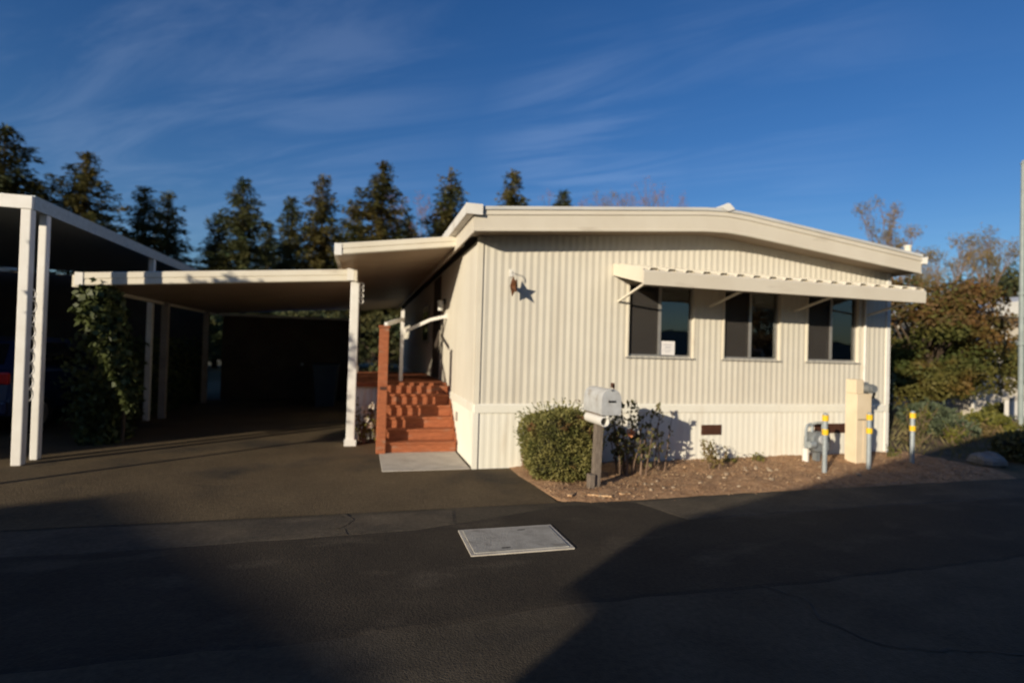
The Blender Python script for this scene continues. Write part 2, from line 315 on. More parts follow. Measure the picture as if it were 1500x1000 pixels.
sheet('asphalt_patch', ASPH2, [(-30, -3.92), (-1.2, -3.93), (-0.2, -3.82), (1.4, -3.88), (9, -3.7), (30, -3.7), (30, -2.50), (6, -2.46), (1.62, -2.46), (1.40, -1.83), (0.60, -1.86), (-0.9, -2.30), (-2.9, -2.36), (-30, -2.34)], 0.0045, 0.022, 0.2, 5)
sheet('gutter_strip', ASPH3, [(-30, -2.33), (-2.9, -2.345), (-0.95, -2.285), (-0.6, -2.15), (-0.55, -1.80), (-30, -1.74)], 0.0075, 0.015, 0.2, 6)
sheet('gutter_strip', ASPH3, [(1.44, -1.82), (1.66, -2.44), (4.0, -2.40), (9, -2.30), (9, -1.66), (4.4, -1.70)], 0.0075, 0.02, 0.2, 7)
def crack(pts, wd, m, z, seed):
    r = random.Random(seed); b = MB(); P = []
    for (a, c) in zip(pts, pts[1:]):
        n = max(2, int(math.hypot(c[0] - a[0], c[1] - a[1]) / 0.07))
        for k in range(n): t = k / n; P.append((a[0] + (c[0] - a[0]) * t + r.uniform(-.025, .025), a[1] + (c[1] - a[1]) * t + r.uniform(-.025, .025)))
    P.append(pts[-1])
    for i in range(len(P) - 1):
        d = Vector((P[i + 1][0] - P[i][0], P[i + 1][1] - P[i][1])); nn = Vector((-d.y, d.x)).normalized(); w0 = wd * r.uniform(.5, 1.2)
        b.quad((P[i][0] - nn.x * w0, P[i][1] - nn.y * w0, z), (P[i + 1][0] - nn.x * w0, P[i + 1][1] - nn.y * w0, z), (P[i + 1][0] + nn.x * w0, P[i + 1][1] + nn.y * w0, z), (P[i][0] + nn.x * w0, P[i][1] + nn.y * w0, z))
    return struct(b.build('crack', m))
crack([(-1.57, -1.76), (-1.50, -1.95), (-1.60, -2.12), (-1.54, -2.33)], 0.020, CRACKFILL, 0.0115, 1)
crack([(1.30, -3.86), (1.42, -4.1), (1.30, -4.4), (1.40, -4.7), (2.3, -5.0), (3.4, -5.1)], 0.008, TARSOFT, 0.004, 4)
# mulch bed along the house front
def bedpoly():
    r = random.Random(2); pts = [(0.55, -0.02), (0.52, -0.5), (0.5, -1.05), (0.62, -1.62), (0.95, -1.76), (1.5, -1.78), (2.2, -1.73), (3.4, -1.70), (4.5, -1.66), (6.2, -1.62), (7.2, -1.64), (7.4, -0.02)]
    return pts
bp_ = bedpoly()
b = MB(); NXB, NYB = 120, 30; r = random.Random(4)
from mathutils import noise as mn
def inside_front(x):                                     # front limit of the bed at x
    P = bp_[3:11]
    if x <= P[0][0]: return -1.62 * max(0.1, (x - 0.45) / 0.17) if x < 0.62 else -1.62
    for p, q in zip(P, P[1:]):
        if p[0] <= x <= q[0]: return p[1] + (q[1] - p[1]) * (x - p[0]) / (q[0] - p[0])
    return P[-1][1]
def bedz(x, y):
    f = inside_front(x); e = min(1.0, max(0.0, (y - f) / 0.35)) * min(1.0, max(0.0, (x - 0.5) / 0.3))
    return 0.002 + e * (0.035 + 0.03 * mn.noise((x * 1.7, y * 1.7, 0)) + 0.018 * mn.noise((x * 6, y * 6, 3)) + 0.03 * max(0, min(1, (x - 3) / 3)))
for i in range(NXB + 1):
    x = 0.5 + 6.95 * i / NXB; f = inside_front(x) + 0.03 * mn.noise((x * 5, 0, 0))
    for j in range(NYB + 1):
        y = f + (0.06 - f) * j / NYB; b.v.append((x, y, max(0.006, bedz(x, y)) if j else -0.01))
b.f = [(i * (NYB + 1) + j, (i + 1) * (NYB + 1) + j, (i + 1) * (NYB + 1) + j + 1, i * (NYB + 1) + j + 1) for i in range(NXB) for j in range(NYB)]
struct(b.build('planting_bed', SOIL, smooth=True))
# side yard to the right
b = MB(); r = random.Random(14); NXB, NYB = 70, 60
def yardz(x, y): return max(0.012, 0.03 + 0.05 * mn.noise((x * .6, y * .6, 5)) + 0.02 * mn.noise((x * 3, y * 3, 1)) + 0.04 * min(1, max(0, (y + 1) / 3)))
for i in range(NXB + 1):
    x = 7.42 + 24 * i / NXB
    for j in range(NYB + 1):
        y = -1.66 + 0.05 * mn.noise((x * 3, 0, 0)) + 22 * j / NYB; b.v.append((x, y, yardz(x, y) if j else -0.01))
b.f = [(i * (NYB + 1) + j, (i + 1) * (NYB + 1) + j, (i + 1) * (NYB + 1) + j + 1, i * (NYB + 1) + j + 1) for i in range(NXB) for j in range(NYB)]
struct(b.build('side_yard', YARD, smooth=True))
# loose chips and dead leaves on the bed
b = MB(); r = random.Random(5)
for _ in range(9000):
    x = r.uniform(0.6, 7.3); f = inside_front(x); y = f + (0 - f) * r.random() + (-0.16 * r.random() if r.random() < .08 else 0.02)
    z = max(0.012, bedz(x, y)) + r.uniform(0.0, 0.012); a = r.uniform(0, 6.3)
    leaf(b, Vector((x, y, z)), r.uniform(.015, .05), r.uniform(.008, .026), Vector((math.cos(a), math.sin(a), r.uniform(-.1, .35))), Vector((r.uniform(-.5, .5), r.uniform(-.5, .5), 1)))
tag(b.build('bark_mulch', CHIP), 'loose tan bark chips and dead leaves scattered over the mulch bed', 'mulch', kind='stuff')
# utility cover set in the road
uc = empty('utility_cover', (-0.18, -2.70, 0.0), 'pale grey rectangular utility cover set flush in the dark asphalt', 'utility cover')
bevel(MB().box(-0.575, 0.215, -2.955, -2.425, 0.0, 0.022).build('lid', STEELLID, uc), 0.006)
fr_ = MB(); fr_.box(-0.605, 0.245, -2.985, -2.960, 0, 0.016); fr_.box(-0.605, 0.245, -2.420, -2.395, 0, 0.016); fr_.box(-0.605, -0.580, -2.960, -2.420, 0, 0.016); fr_.box(0.220, 0.245, -2.960, -2.420, 0, 0.016)
fr_.build('frame', CONC, uc)
MB().box(-0.34, -0.27, -2.90, -2.885, 0.018, 0.0235).build('lift_slot', TAR, uc); MB().box(-0.10, -0.03, -2.51, -2.495, 0.018, 0.0235).build('lift_slot', TAR, uc)

# ------------------------------------------------------------------ the mobile home
W = 7.04; DEP = 15.0; ZA = 0.86
home = empty('mobile_home', (W / 2, 0, 0), 'tan ribbed mobile home with cream skirting and low gable roof', 'mobile home')
def rake_bot(x):
    if x <= 3.52: return 3.07 + (3.385 - 3.07) * (x + 0.15) / 3.67
    return 3.385 - (3.385 - 3.05) * (x - 3.52) / 3.68
PITCH = 0.1016
def ribs(x0, x1, depth, flat=0.052, sl=0.010):
    xs = []; k = math.floor(x0 / PITCH) - 1
    while k * PITCH < x1 + PITCH:
        o = k * PITCH; fl = flat - 0.046; h_ = PITCH * 0.5       # shallow zigzag corrugation with narrow flats
        xs += [(o, 0), (o + fl, 0), (o + h_, depth), (o + h_ + fl, depth)]; k += 1
    def at(x):
        for p, q in zip(xs, xs[1:]):
            if p[0] <= x <= q[0]: return p[1] + (q[1] - p[1]) * (x - p[0]) / max(1e-9, q[0] - p[0])
        return 0
    return [(x0, at(x0))] + [p for p in xs if x0 + 1e-5 < p[0] < x1 - 1e-5] + [(x1, at(x1))]
def siding_front(x0, x1, zb, zt, m=SIDING, name='siding_panel', y=0.0, depth=0.0062, parent=home, flat=0.054):
    prof = ribs(x0, x1, depth, flat); b = MB(); n = len(prof)
    for (x, d) in prof:
        zz = zt(x) if callable(zt) else zt
        b.v += [(x, y + d, zb), (x, y + d, zz)]
    b.f = [(2 * i, 2 * i + 2, 2 * i + 3, 2 * i + 1) for i in range(n - 1)]
    return b.build(name, m, parent)
def siding_side(y0, y1, zb, zt, x, sgn, m=SIDING, name='siding_panel', depth=0.0055, parent=home):
    prof = ribs(y0, y1, depth); b = MB(); n = len(prof)
    for (yy, d) in prof: b.v += [(x + sgn * d, yy, zb), (x + sgn * d, yy, zt)]
    b.f = [(2 * i, 2 * i + 2, 2 * i + 3, 2 * i + 1) for i in range(n - 1)]
    return b.build(name, m, parent)
def split(x0, x1, st=4 * PITCH):
    xs = [x0]; k = math.floor(x0 / st) + 1
    while k * st < x1 - 0.03:
        if k * st > x0 + 0.03: xs.append(k * st)
        k += 1
    return list(zip(xs, xs[1:] + [x1]))
WIN = [(2.21, 3.31), (3.81, 4.86), (5.36, 6.41)]; WZ0, WZ1 = 1.555, 2.62
top = lambda x: rake_bot(x) + 0.03
edges = [0.055]
for a, c in WIN:
    for s in split(edges[-1], a): siding_front(*s, ZA, top)
    for s in split(a, c): siding_front(*s, ZA, WZ0); siding_front(*s, WZ1, top)
    edges.append(c)
for s in split(edges[-1], W - 0.055): siding_front(*s, ZA, top)
for s in split(0.055, W - 0.055, 8 * PITCH): siding_front(*s, 0.0, ZA - 0.115, CREAM, 'skirting_panel', 0.004, 0.0022, home, 0.080)
SW = [(6.2, 7.3)]
for s in split(0.055, DEP, 8 * PITCH): siding_side(*s, ZA, 3.06, 0.0, 1)
for s in split(0.055, DEP, 8 * PITCH): siding_side(*s, 0.0, ZA - 0.115, 0.004, 1, CREAM, 'skirting_panel', 0.008)
MB().box(W - 0.03, W - 0.005, 0.06, DEP, 0, 3.06).build('side_wall', SIDING, home)
MB().box(0.02, W - 0.02, DEP, DEP + 0.05, 0, 3.5).build('rear_wall', SIDING, home)
# belt trim between siding and skirting, corner posts
MB().prism([(-0.016, ZA - 0.115), (-0.020, ZA - 0.012), (-0.006, ZA + 0.006), (0.03, ZA + 0.006), (0.03, ZA - 0.115)], 'x', 0.0, W).build('belt_trim', CREAM, home)
MB().prism([(-0.016, ZA - 0.113), (-0.020, ZA - 0.014), (-0.006, ZA + 0.004), (0.03, ZA + 0.004), (0.03, ZA - 0.113)], 'y', 0.03, DEP).build('belt_trim', CREAM, home)
MB().box(-0.014, 0.058, -0.014, 0.058, ZA + 0.007, 3.10).build('corner_trim', TRIM, home)
MB().box(-0.012, 0.056, -0.012, 0.056, 0.0, ZA - 0.116).build('corner_trim', CREAM, home)
MB().box(W - 0.062, W + 0.012, -0.016, 0.058, ZA + 0.007, 3.06).build('corner_trim', WHITE, home)
MB().box(W - 0.060, W + 0.010, -0.014, 0.056, 0.0, ZA - 0.116).build('corner_trim', WHITE, home)
# interior shell so that the windows look into a dim room
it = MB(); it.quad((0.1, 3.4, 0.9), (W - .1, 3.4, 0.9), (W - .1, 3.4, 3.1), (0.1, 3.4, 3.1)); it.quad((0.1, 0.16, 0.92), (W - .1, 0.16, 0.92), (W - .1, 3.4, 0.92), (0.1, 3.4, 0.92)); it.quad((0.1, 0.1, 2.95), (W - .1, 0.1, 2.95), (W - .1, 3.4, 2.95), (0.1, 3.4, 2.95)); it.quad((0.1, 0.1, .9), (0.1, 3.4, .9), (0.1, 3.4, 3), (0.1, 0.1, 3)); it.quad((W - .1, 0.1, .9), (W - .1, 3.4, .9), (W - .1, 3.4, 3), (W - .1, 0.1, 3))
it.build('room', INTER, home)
for wi, (a, c) in enumerate(WIN):
    wn = MB(); D = 0.105                                  # recessed reveal
    wn.box(a - 0.012, a + 0.018, -0.012, D, WZ0 - 0.012, WZ1); wn.box(c - 0.018, c + 0.012, -0.012, D, WZ0 - 0.012, WZ1); wn.box(a + 0.018, c - 0.018, -0.012, D, WZ1 - 0.02, WZ1 + 0.012)
    win = wn.build('window', TRIM, home, org=((a + c) / 2, 0, WZ0))
    MB().box(a - 0.02, c + 0.02, -0.022, D - 0.002, WZ0 - 0.028, WZ0 - 0.0125).build('sill', ALU, win)
    mid = (a + c) / 2 - 0.01
    f = MB(); f.box(a + 0.018, a + 0.042, 0.045, 0.085, WZ0, WZ1 - 0.02); f.box(c - 0.042, c - 0.018, 0.045, 0.085, WZ0, WZ1 - 0.02); f.box(a + 0.042, c - 0.042, 0.045, 0.085, WZ0, WZ0 + 0.03); f.box(a + 0.042, c - 0.042, 0.045, 0.085, WZ1 - 0.045, WZ1 - 0.02)
    f.build('frame', ALU, win)
    MB().box(mid - 0.022, mid + 0.022, 0.035, 0.088, WZ0 + 0.03, WZ1 - 0.045).build('mullion', ALU, win)
    MB().box(a + 0.042, mid - 0.022, 0.074, 0.080, WZ0 + 0.03, WZ1 - 0.045).build('pane', GLASS, win)
    MB().box(mid + 0.022, c - 0.042, 0.060, 0.066, WZ0 + 0.03, WZ1 - 0.045).build('pane', GLASS, win)
    MB().box(a + 0.042, mid - 0.022, 0.050, 0.052, WZ0 + 0.03, WZ1 - 0.045).build('insect_screen', SCREEN, win)
    cu = MB(); n = 26; x0, x1 = (a + 0.03, a + 0.16) if wi != 1 else (a + 0.03, a + 0.22)
    pr = [(x0 + (x1 - x0) * k / n, 0.19 + 0.02 * math.sin(k * 2.1)) for k in range(n + 1)]
    for (x, y) in pr: cu.v += [(x, y, WZ0 - 0.1), (x, y, WZ1 + 0.05)]
    cu.f = [(2 * k, 2 * k + 2, 2 * k + 3, 2 * k + 1) for k in range(n)]
    cu.build('curtain', CURT, win)
# paper notice in the first window, things on the sills
pn = empty('paper_notice', (2.86, 0.055, WZ0 + 0.03), 'white paper notice taped inside the window next to the hanging tin star', 'paper notice')
MB().box(2.785, 3.02, 0.0560, 0.0585, WZ0 + 0.032, WZ0 + 0.235).build('sheet', PAPER, pn)
ink = MB()
for zz, x0, x1, hh in ((0.175, 2.83, 2.975, 0.012), (0.135, 2.85, 2.96, 0.016), (0.10, 2.83, 2.975, 0.008), (0.075, 2.86, 2.95, 0.008)): ink.box(x0, x1, 0.0550, 0.0557, WZ0 + zz, WZ0 + zz + hh)
ink.build('faded_print', INK, pn)
vz = empty('sill_bottle', (3.92, 0.13, WZ0 - 0.028), 'small glass bottle standing inside the middle window sill', 'bottle')
MB().tube([(3.92, 0.118, WZ0 - .028), (3.92, 0.118, WZ0 + 0.10), (3.92, .118, WZ0 + .13), (3.92, .118, WZ0 + .17)], [0.026, 0.026, 0.011, 0.011], 10).build('glass_body', LAMPG, vz)
# side door and window on the porch side
MB().box(-0.03, 0.004, 3.55, 4.45, 0.99, 3.0).build('door', SHEDM, home)
dw = MB().box(-0.03, 0.004, 5.3, 6.5, 1.7, 2.6).build('window', ALU, home); MB().box(-0.034, -0.031, 5.36, 6.44, 1.76, 2.54).build('pane', GLASS, dw)
lm = MB().box(-0.05, 0.0, 2.86, 2.94, 2.40, 2.50).build('porch_lamp', BLACK, home); MB().tube([(-0.09, 2.9, 2.28), (-0.09, 2.9, 2.46)], [0.05, 0.06], 10).build('lamp_glass', LAMPG, lm)
# roof: two slopes, rake fascia, edge strip, soffit, ridge cap, gutter
OV = -0.40; XL, XR, XP = -0.16, 7.20, 3.52
def rtop(x): return 3.325 + (3.665 - 3.325) * (x - XL) / (XP - XL) if x <= XP else 3.665 - (3.665 - 3.265) * (x - XP) / (XR - XP)
def rbot(x): return rtop(x) - 0.255 - 0.03 * (1 - abs(x - XP) / 3.7)
# softly bent rake line
XS = [XL + (XR - XL) * k / 40 for k in range(41)]
def sm(fn, x): return (fn(x) + fn(max(XL, x - 0.35)) * .5 + fn(min(XR, x + 0.35)) * .5) / 2 if XL + .35 < x < XR - .35 else fn(x)
roof = MB()
for x in XS: roof.v += [(x, OV - 0.03, sm(rtop, x) + 0.012), (x, DEP + .3, sm(rtop, x) + 0.012), (x, OV - 0.03, sm(rtop, x) + 0.055), (x, DEP + .3, sm(rtop, x) + 0.055)]
n = len(XS)
for i in range(n - 1): o = 4 * i; roof.f += [(o + 2, o + 6, o + 7, o + 3), (o, o + 1, o + 5, o + 4), (o, o + 4, o + 6, o + 2)]
roof.f += [(0, 2, 3, 1), (4 * n - 4, 4 * n - 3, 4 * n - 1, 4 * n - 2)]
rf = roof.build('roof', ROOFM, home)
fa = MB()
for x in XS:
    t, bt = sm(rtop, x), sm(rbot, x)
    # stepped metal fascia profile
    fa.v += [(x, OV - 0.012, t + 0.010), (x, OV - 0.020, t - 0.05), (x, OV - 0.004, t - 0.06), (x, OV - 0.004, bt + 0.035), (x, OV - 0.016, bt + 0.028), (x, OV - 0.016, bt), (x, OV + 0.03, bt), (x, OV + 0.03, t + 0.010)]
for i in range(n - 1):
    for k in range(8): fa.f.append((8 * i + k, 8 * i + 8 + k, 8 * i + 8 + (k + 1) % 8, 8 * i + (k + 1) % 8))
fa.f += [tuple(range(8)), tuple(range(8 * n - 8, 8 * n))[::-1]]
fa.build('rake_fascia', FASCIA, rf)
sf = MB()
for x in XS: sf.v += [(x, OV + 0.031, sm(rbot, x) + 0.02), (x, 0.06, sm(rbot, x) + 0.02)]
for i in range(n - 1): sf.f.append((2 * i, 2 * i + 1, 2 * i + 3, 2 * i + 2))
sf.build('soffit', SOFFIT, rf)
MB().prism([(XP - 0.11, 3.70), (XP - 0.02, 3.775), (XP + 0.02, 3.775), (XP + 0.11, 3.70), (XP, 3.66)], 'y', OV - 0.05, DEP).build('ridge_cap', WHITE, rf)
MB().prism([(XL - 0.10, 3.28), (XL - 0.115, 3.395), (XL - 0.095, 3.395), (XL - 0.085, 3.30), (XL - 0.012, 3.30), (XL - 0.012, 3.385), (XL - 0.002, 3.385), (XL - 0.002, 3.27)], 'y', OV - 0.05, DEP).build('gutter', WHITE, rf)
MB().box(XL - 0.118, XL + 0.10, OV - 0.062, OV - 0.052, 3.27, 3.402).build('gutter_end_cap', WHITE, rf)
MB().box(XL - 0.0015, XL + 0.02, OV + 0.031, DEP, 3.06, 3.33).build('eave_fascia', FASCIA, rf)
MB().box(XR - 0.02, XR + 0.0015, OV + 0.031, DEP, 3.02, 3.27).build('eave_fascia', FASCIA, rf)
MB().prism([(XR + 0.002, 3.17), (XR + 0.002, 3.29), (XR + 0.012, 3.29), (XR + .012, 3.19), (XR + 0.10, 3.19), (XR + 0.11, 3.29), (XR + 0.125, 3.29), (XR + 0.11, 3.17)], 'y', OV - 0.02, DEP).build('gutter', WHITE, rf)
vp = MB(); vp.tube([(XR + .06, -0.12, 3.02), (XR + .06, -0.12, 3.50)], 0.052, 10); vp.build('vent_pipe', TRIM, rf); MB().tube([(XR + .06, -0.12, 3.49), (XR + .06, -0.12, 3.52)], 0.06, 10).build('vent_cap', TRIM, rf)
# window awning
ax0, ax1, ay = 1.97, 6.66, -0.86
aw = MB().box(ax0 + .01, ax1 - .01, -0.03, -0.002, 2.80, 2.865).build('awning', TRIM, home, org=((ax0 + ax1) / 2, 0, 2.83))
npan = 18; pw_ = (ax1 - ax0) / npan
pm = MB()
prof = [(0, 0.0), (0.07, 0.0), (0.095, 0.035), (pw_ - 0.07, 0.035), (pw_ - 0.045, 0.0), (pw_, 0.0)]
for (x, d) in prof:
    pm.v += [(x, 0, d), (x, ay + 0.01, d - 0.17), (x, 0, d - 0.006), (x, ay + 0.01, d - 0.176)]
for i in range(len(prof) - 1): o = 4 * i; pm.f += [(o, o + 1, o + 5, o + 4), (o + 2, o + 6, o + 7, o + 3), (o + 1, o + 3, o + 7, o + 5)]
pme = pm.mesh('awning_panel', TRIM)
for k in range(npan): inst('awning_panel', pme, (ax0 + k * pw_, -0.03, 2.835), aw)
MB().prism([(ay - 0.03, 2.475), (ay - 0.035, 2.64), (ay - 0.022, 2.662), (ay, 2.662), (ay, 2.50), (ay + 0.03, 2.475)], 'x', ax0 - 0.012, ax1 + 0.012).build('awning_fascia', FASCIA, aw)
MB().box(ax0 + .002, ax1 - .002, ay + 0.022, ay + 0.034, 2.60, 2.690).build('light_seal', FASCIA, aw)  # strip added behind the fascia to stop sun leaking under the pans
for xx in (ax0 - 0.011, ax1 - 0.001): MB().prism([(ay + 0.001, 2.50), (ay + 0.001, 2.69), (-0.004, 2.865), (-0.004, 2.70)], 'x', xx, xx + 0.012).build('side_flange', TRIM, aw)
for xx in (2.05, 3.56, 5.10, 6.56):
    MB().bar((xx, -0.012, 2.33), (xx, ay + 0.04, 2.52), 0.028, 0.028).build('support_arm', TRIM, aw)
# conduit on the wall, skirting vents
MB().tube([(6.50, -0.03, 0.87), (6.50, -0.03, 2.74)], 0.022, 8).build('conduit', WHITE, home)
for (x0, x1, m) in ((3.47, 3.81, BROWN), (5.55, 6.20, BROWN)):
    v = MB().box(x0, x1, -0.012, 0.004, 0.405, 0.555).build('skirting_vent', m, home)
    for k in range(5): MB().bar((x0 + .015, -0.016, 0.425 + k * 0.027), (x1 - .015, -0.016, 0.425 + k * 0.027), 0.012, 0.006).build('louvre', BROWN, v)
hb = MB().box(-0.018, 0.004, 1.30, 1.36, 0.46, 0.60).build('outlet_box', ALU, home)

# hanging tin star
st = empty('tin_star', (0.45, -0.02, 2.45), 'rusty tin star hanging from a hook on the ribbed tan wall', 'star ornament')
sb = MB(); pts = []
ca, sa = 0.06, -0.998                                     # in-plane direction: star mostly faces the sun
cx, cy, cz = 0.45, -0.16, 2.44
for k in range(10):
    a = math.pi / 2 + k * math.pi / 5 + R(14); rr = 0.15 if k % 2 == 0 else 0.065
    pts.append((cx + ca * rr * math.cos(a), cy + sa * rr * math.cos(a), cz + rr * math.sin(a)))
sb.v = pts + [(cx - 0.055, cy - 0.01, cz), (cx + 0.055, cy + 0.01, cz)]
sb.f = [(k, (k + 1) % 10, 10) for k in range(10)] + [((k + 1) % 10, k, 11) for k in range(10)]
sb.build('star_plate', RUST, st)
MB().tube([(0.45, 0.0, 2.64), (0.45, -0.13, 2.65), (0.45, -0.16, 2.63), (0.45, -0.16, 2.57)], 0.006, 6).build('hook', WHITE, st)
MB().box(0.425, 0.475, -0.012, 0.004, 2.58, 2.68).build('hook_plate', WHITE, st)

# ------------------------------------------------------------------ porch cover, carport
def pan_roof(root, x0, x1, z0, z1, y0, y1, n, m=PAN):
    # pans run along y; sloping across x
    pw = (x1 - x0) / n; b = MB(); sl = (z1 - z0) / (x1 - x0)
    pr = [(0, 0), (0.02, 0.05), (0.045, 0.05), (0.065, 0), (pw - 0.0015, 0)]
    for (x, d) in pr: b.v += [(x, y0, d + x * sl), (x, y1, d + x * sl), (x, y0, x * sl - 0.012), (x, y1, x * sl - 0.012)]
    for i in range(len(pr) - 1): o = 4 * i; b.f += [(o, o + 4, o + 5, o + 1), (o + 2, o + 3, o + 7, o + 6), (o, o + 2, o + 6, o + 4)]
    me = b.mesh('roof_panel', m)
    for k in range(n): inst('roof_panel', me, (x0 + k * pw, 0, z0 + k * pw * sl), root)
def fascia(root, x0, x1, zb0, zb1, h, y, name='fascia', m=TRIM):
    b = MB(); pr = [(0, 0), (-0.012, 0.012), (-0.012, h * .45), (-0.004, h * .48), (-0.016, h * .53), (-0.016, h - 0.012), (0, h), (0.05, h), (0.05, h - .02), (0.012, h - .03), (0.012, 0.012), (0.05, 0.0)]
    k = len(pr)
    for (x, zb) in ((x0, zb0), (x1, zb1)): b.v += [(x, y + p[0], zb + p[1]) for p in pr]
    b.f = [(i, k + i, k + (i + 1) % k, (i + 1) % k) for i in range(k)] + [tuple(range(k))[::-1], tuple(range(k, 2 * k))]
    f = b.build(name, m, root)
    for (x, zb, s) in ((x0, zb0, 1), (x1, zb1, -1)):
        MB().box(min(x, x + s * 0.10), max(x, x + s * 0.10), y - 0.026, y - 0.0165, zb + 0.004, zb + h + 0.004).build('end_cap', WHITE, f)
    return f
pc = empty('porch_cover', (-0.95, 1.0, 2.95), 'cream metal porch roof sloping down from the house above the redwood steps', 'porch cover')
fascia(pc, -1.885, -0.03, 2.865, 3.135, 0.165, 1.0)
pan_roof(pc, -1.87, -0.02, 2.90, 3.165, 1.055, 14.9, 6)
MB().box(-1.885, -1.835, 1.055, 14.9, 2.86, 2.965).build('side_gutter', TRIM, pc)
cp = empty('carport', (-3.5, 1.85, 0), 'low flat metal carport with cream fascia attached beside the house', 'carport')
fascia(cp, -5.36, -1.625, 2.315, 2.61, 0.185, 1.85)
pan_roof(cp, -5.34, -1.62, 2.36, 2.655, 1.905, 9.4, 12)
MB().box(-1.62, -1.575, 1.80, 9.4, 2.60, 2.79).build('side_gutter', TRIM, cp)
MB().box(-5.42, -5.345, 1.905, 9.4, 2.30, 2.47).build('side_gutter', TRIM, cp)
def scroll(b, x, y, z, r, ax='x'):
    pts = [((x if ax == 'y' else x + r * math.cos(t)), (y + r * math.cos(t) if ax == 'y' else y), z + r * math.sin(t)) for t in [k * 2 * math.pi / 12 for k in range(13)]]
    b.tube(pts, 0.009, 5)
p = MB(); p.box(-1.665, -1.535, 1.875, 1.985, 0.004, 2.60)
post = bevel(p.build('post', WHITE, cp), 0.012)
MB().box(-1.69, -1.51, 1.85, 2.01, 0.004, 0.10).build('post_base', WHITE, post)
sc_ = MB()
for z in (2.30, 2.39, 2.48, 2.56): scroll(sc_, -1.50, 1.93, z, 0.032)
sc_.build('scroll_bracket', WHITE, post)
pmesh = MB().box(-0.06, 0.06, -0.06, 0.06, 0.0, 2.36).mesh('post', SHADEWHITE)
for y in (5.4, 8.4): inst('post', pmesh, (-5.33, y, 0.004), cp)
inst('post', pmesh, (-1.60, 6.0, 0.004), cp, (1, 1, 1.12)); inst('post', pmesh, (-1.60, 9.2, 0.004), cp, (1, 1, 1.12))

# ------------------------------------------------------------------ steps, deck, rails
ws = empty('wooden_steps', (-0.58, 1.2, 0), 'redwood porch steps of six risers against the lit side wall', 'steps')
RUN, RISE, Y0 = 0.205, 0.162, 1.20
for k in range(6):
    y = Y0 + RUN * k
    MB().box(-1.10, -0.03, y, y + 0.022, RISE * k + (0.012 if k == 0 else 0.0), RISE * (k + 1) - 0.034).build('riser', RED, ws)
    if k < 5: bevel(MB().box(-1.115, -0.028, y - 0.022, y + RUN - 0.002, RISE * (k + 1) - 0.033, RISE * (k + 1)).build('tread', RED, ws), 0.005)
for x in (-1.145, -0.026):
    MB().prism([(Y0 + .03, 0.006), (Y0 + .03, RISE * .8), (Y0 + 5 * RUN, RISE * 5.8), (Y0 + 6 * RUN, RISE * 5.8), (Y0 + 6 * RUN, 0.006)], 'x', x, x + 0.025).build('stringer', RED, ws)
nw = MB().box(-1.22, -1.085, 1.12, 1.255, 0.012, 1.86).build('newel_post', RED, ws); bevel(nw, 0.008)
bevel(MB().box(-1.235, -1.07, 1.105, 1.27, 1.861, 1.90).build('post_cap', RED, nw), 0.012)
MB().box(-1.19, -1.095, 1.112, 1.1195, 0.95, 1.0).build('band', BROWN, nw)
for k in range(8):
    y = 1.36 + k * 0.135; zb = RISE * min(6, int((y - Y0) / RUN) + 1)
    MB().box(-1.165, -1.12, y, y + 0.04, zb - 0.12, 1.02 + (y - 1.2) * 0.62).build('baluster', RED, ws)
MB().bar((-1.142, 1.256, 1.05), (-1.142, 2.46, 1.80), 0.09, 0.04).build('handrail', RED, ws)
dk = empty('porch_deck', (-0.8, 2.45, 0), 'raised wooden porch deck behind the steps with cream skirting', 'deck')
for k in range(11): MB().box(-1.56 + k * 0.1405, -1.56 + k * 0.1405 + 0.136, 2.405, 6.2, 0.945, 0.978).build('plank', RED, dk)
for s in ((-1.56, -1.16),): siding_front(*s, 0.015, 0.935, CREAM, 'skirting_panel', 2.45, 0.008, dk)
siding_side(2.46, 6.2, 0.012, 0.935, -1.555, 1, CREAM, 'skirting_panel', 0.008, dk)
MB().box(-1.56, -0.03, 2.405, 2.425, 0.90, 0.944).build('rim_board', RED, dk)
hr = empty('white_handrail', (-0.78, 2.8, 0.978), 'white metal hand rail with post standing on the porch deck by the wall', 'handrail')
MB().bar((-0.78, 2.8, 0.979), (-0.78, 2.8, 2.26), 0.06, 0.05).build('rail_post', WHITE, hr)
MB().bar((-0.79, 2.765, 2.08), (-1.12, 1.45, 1.93), 0.05, 0.06).build('rail', WHITE, hr)
MB().bar((-0.75, 2.76, 1.86), (-0.30, 2.72, 2.09), 0.045, 0.055).build('rail', WHITE, hr)
MB().bar((-0.30, 2.72, 2.09), (0.0, 2.68, 2.17), 0.045, 0.055).build('rail', WHITE, hr)
MB().box(-0.03, 0.0, 2.63, 2.73, 2.12, 2.22).build('wall_bracket', WHITE, hr)
struct(bevel(MB().box(-1.17, -0.035, -0.01, 1.20, -0.01, 0.012).build('concrete_pad', CONC), 0.005))

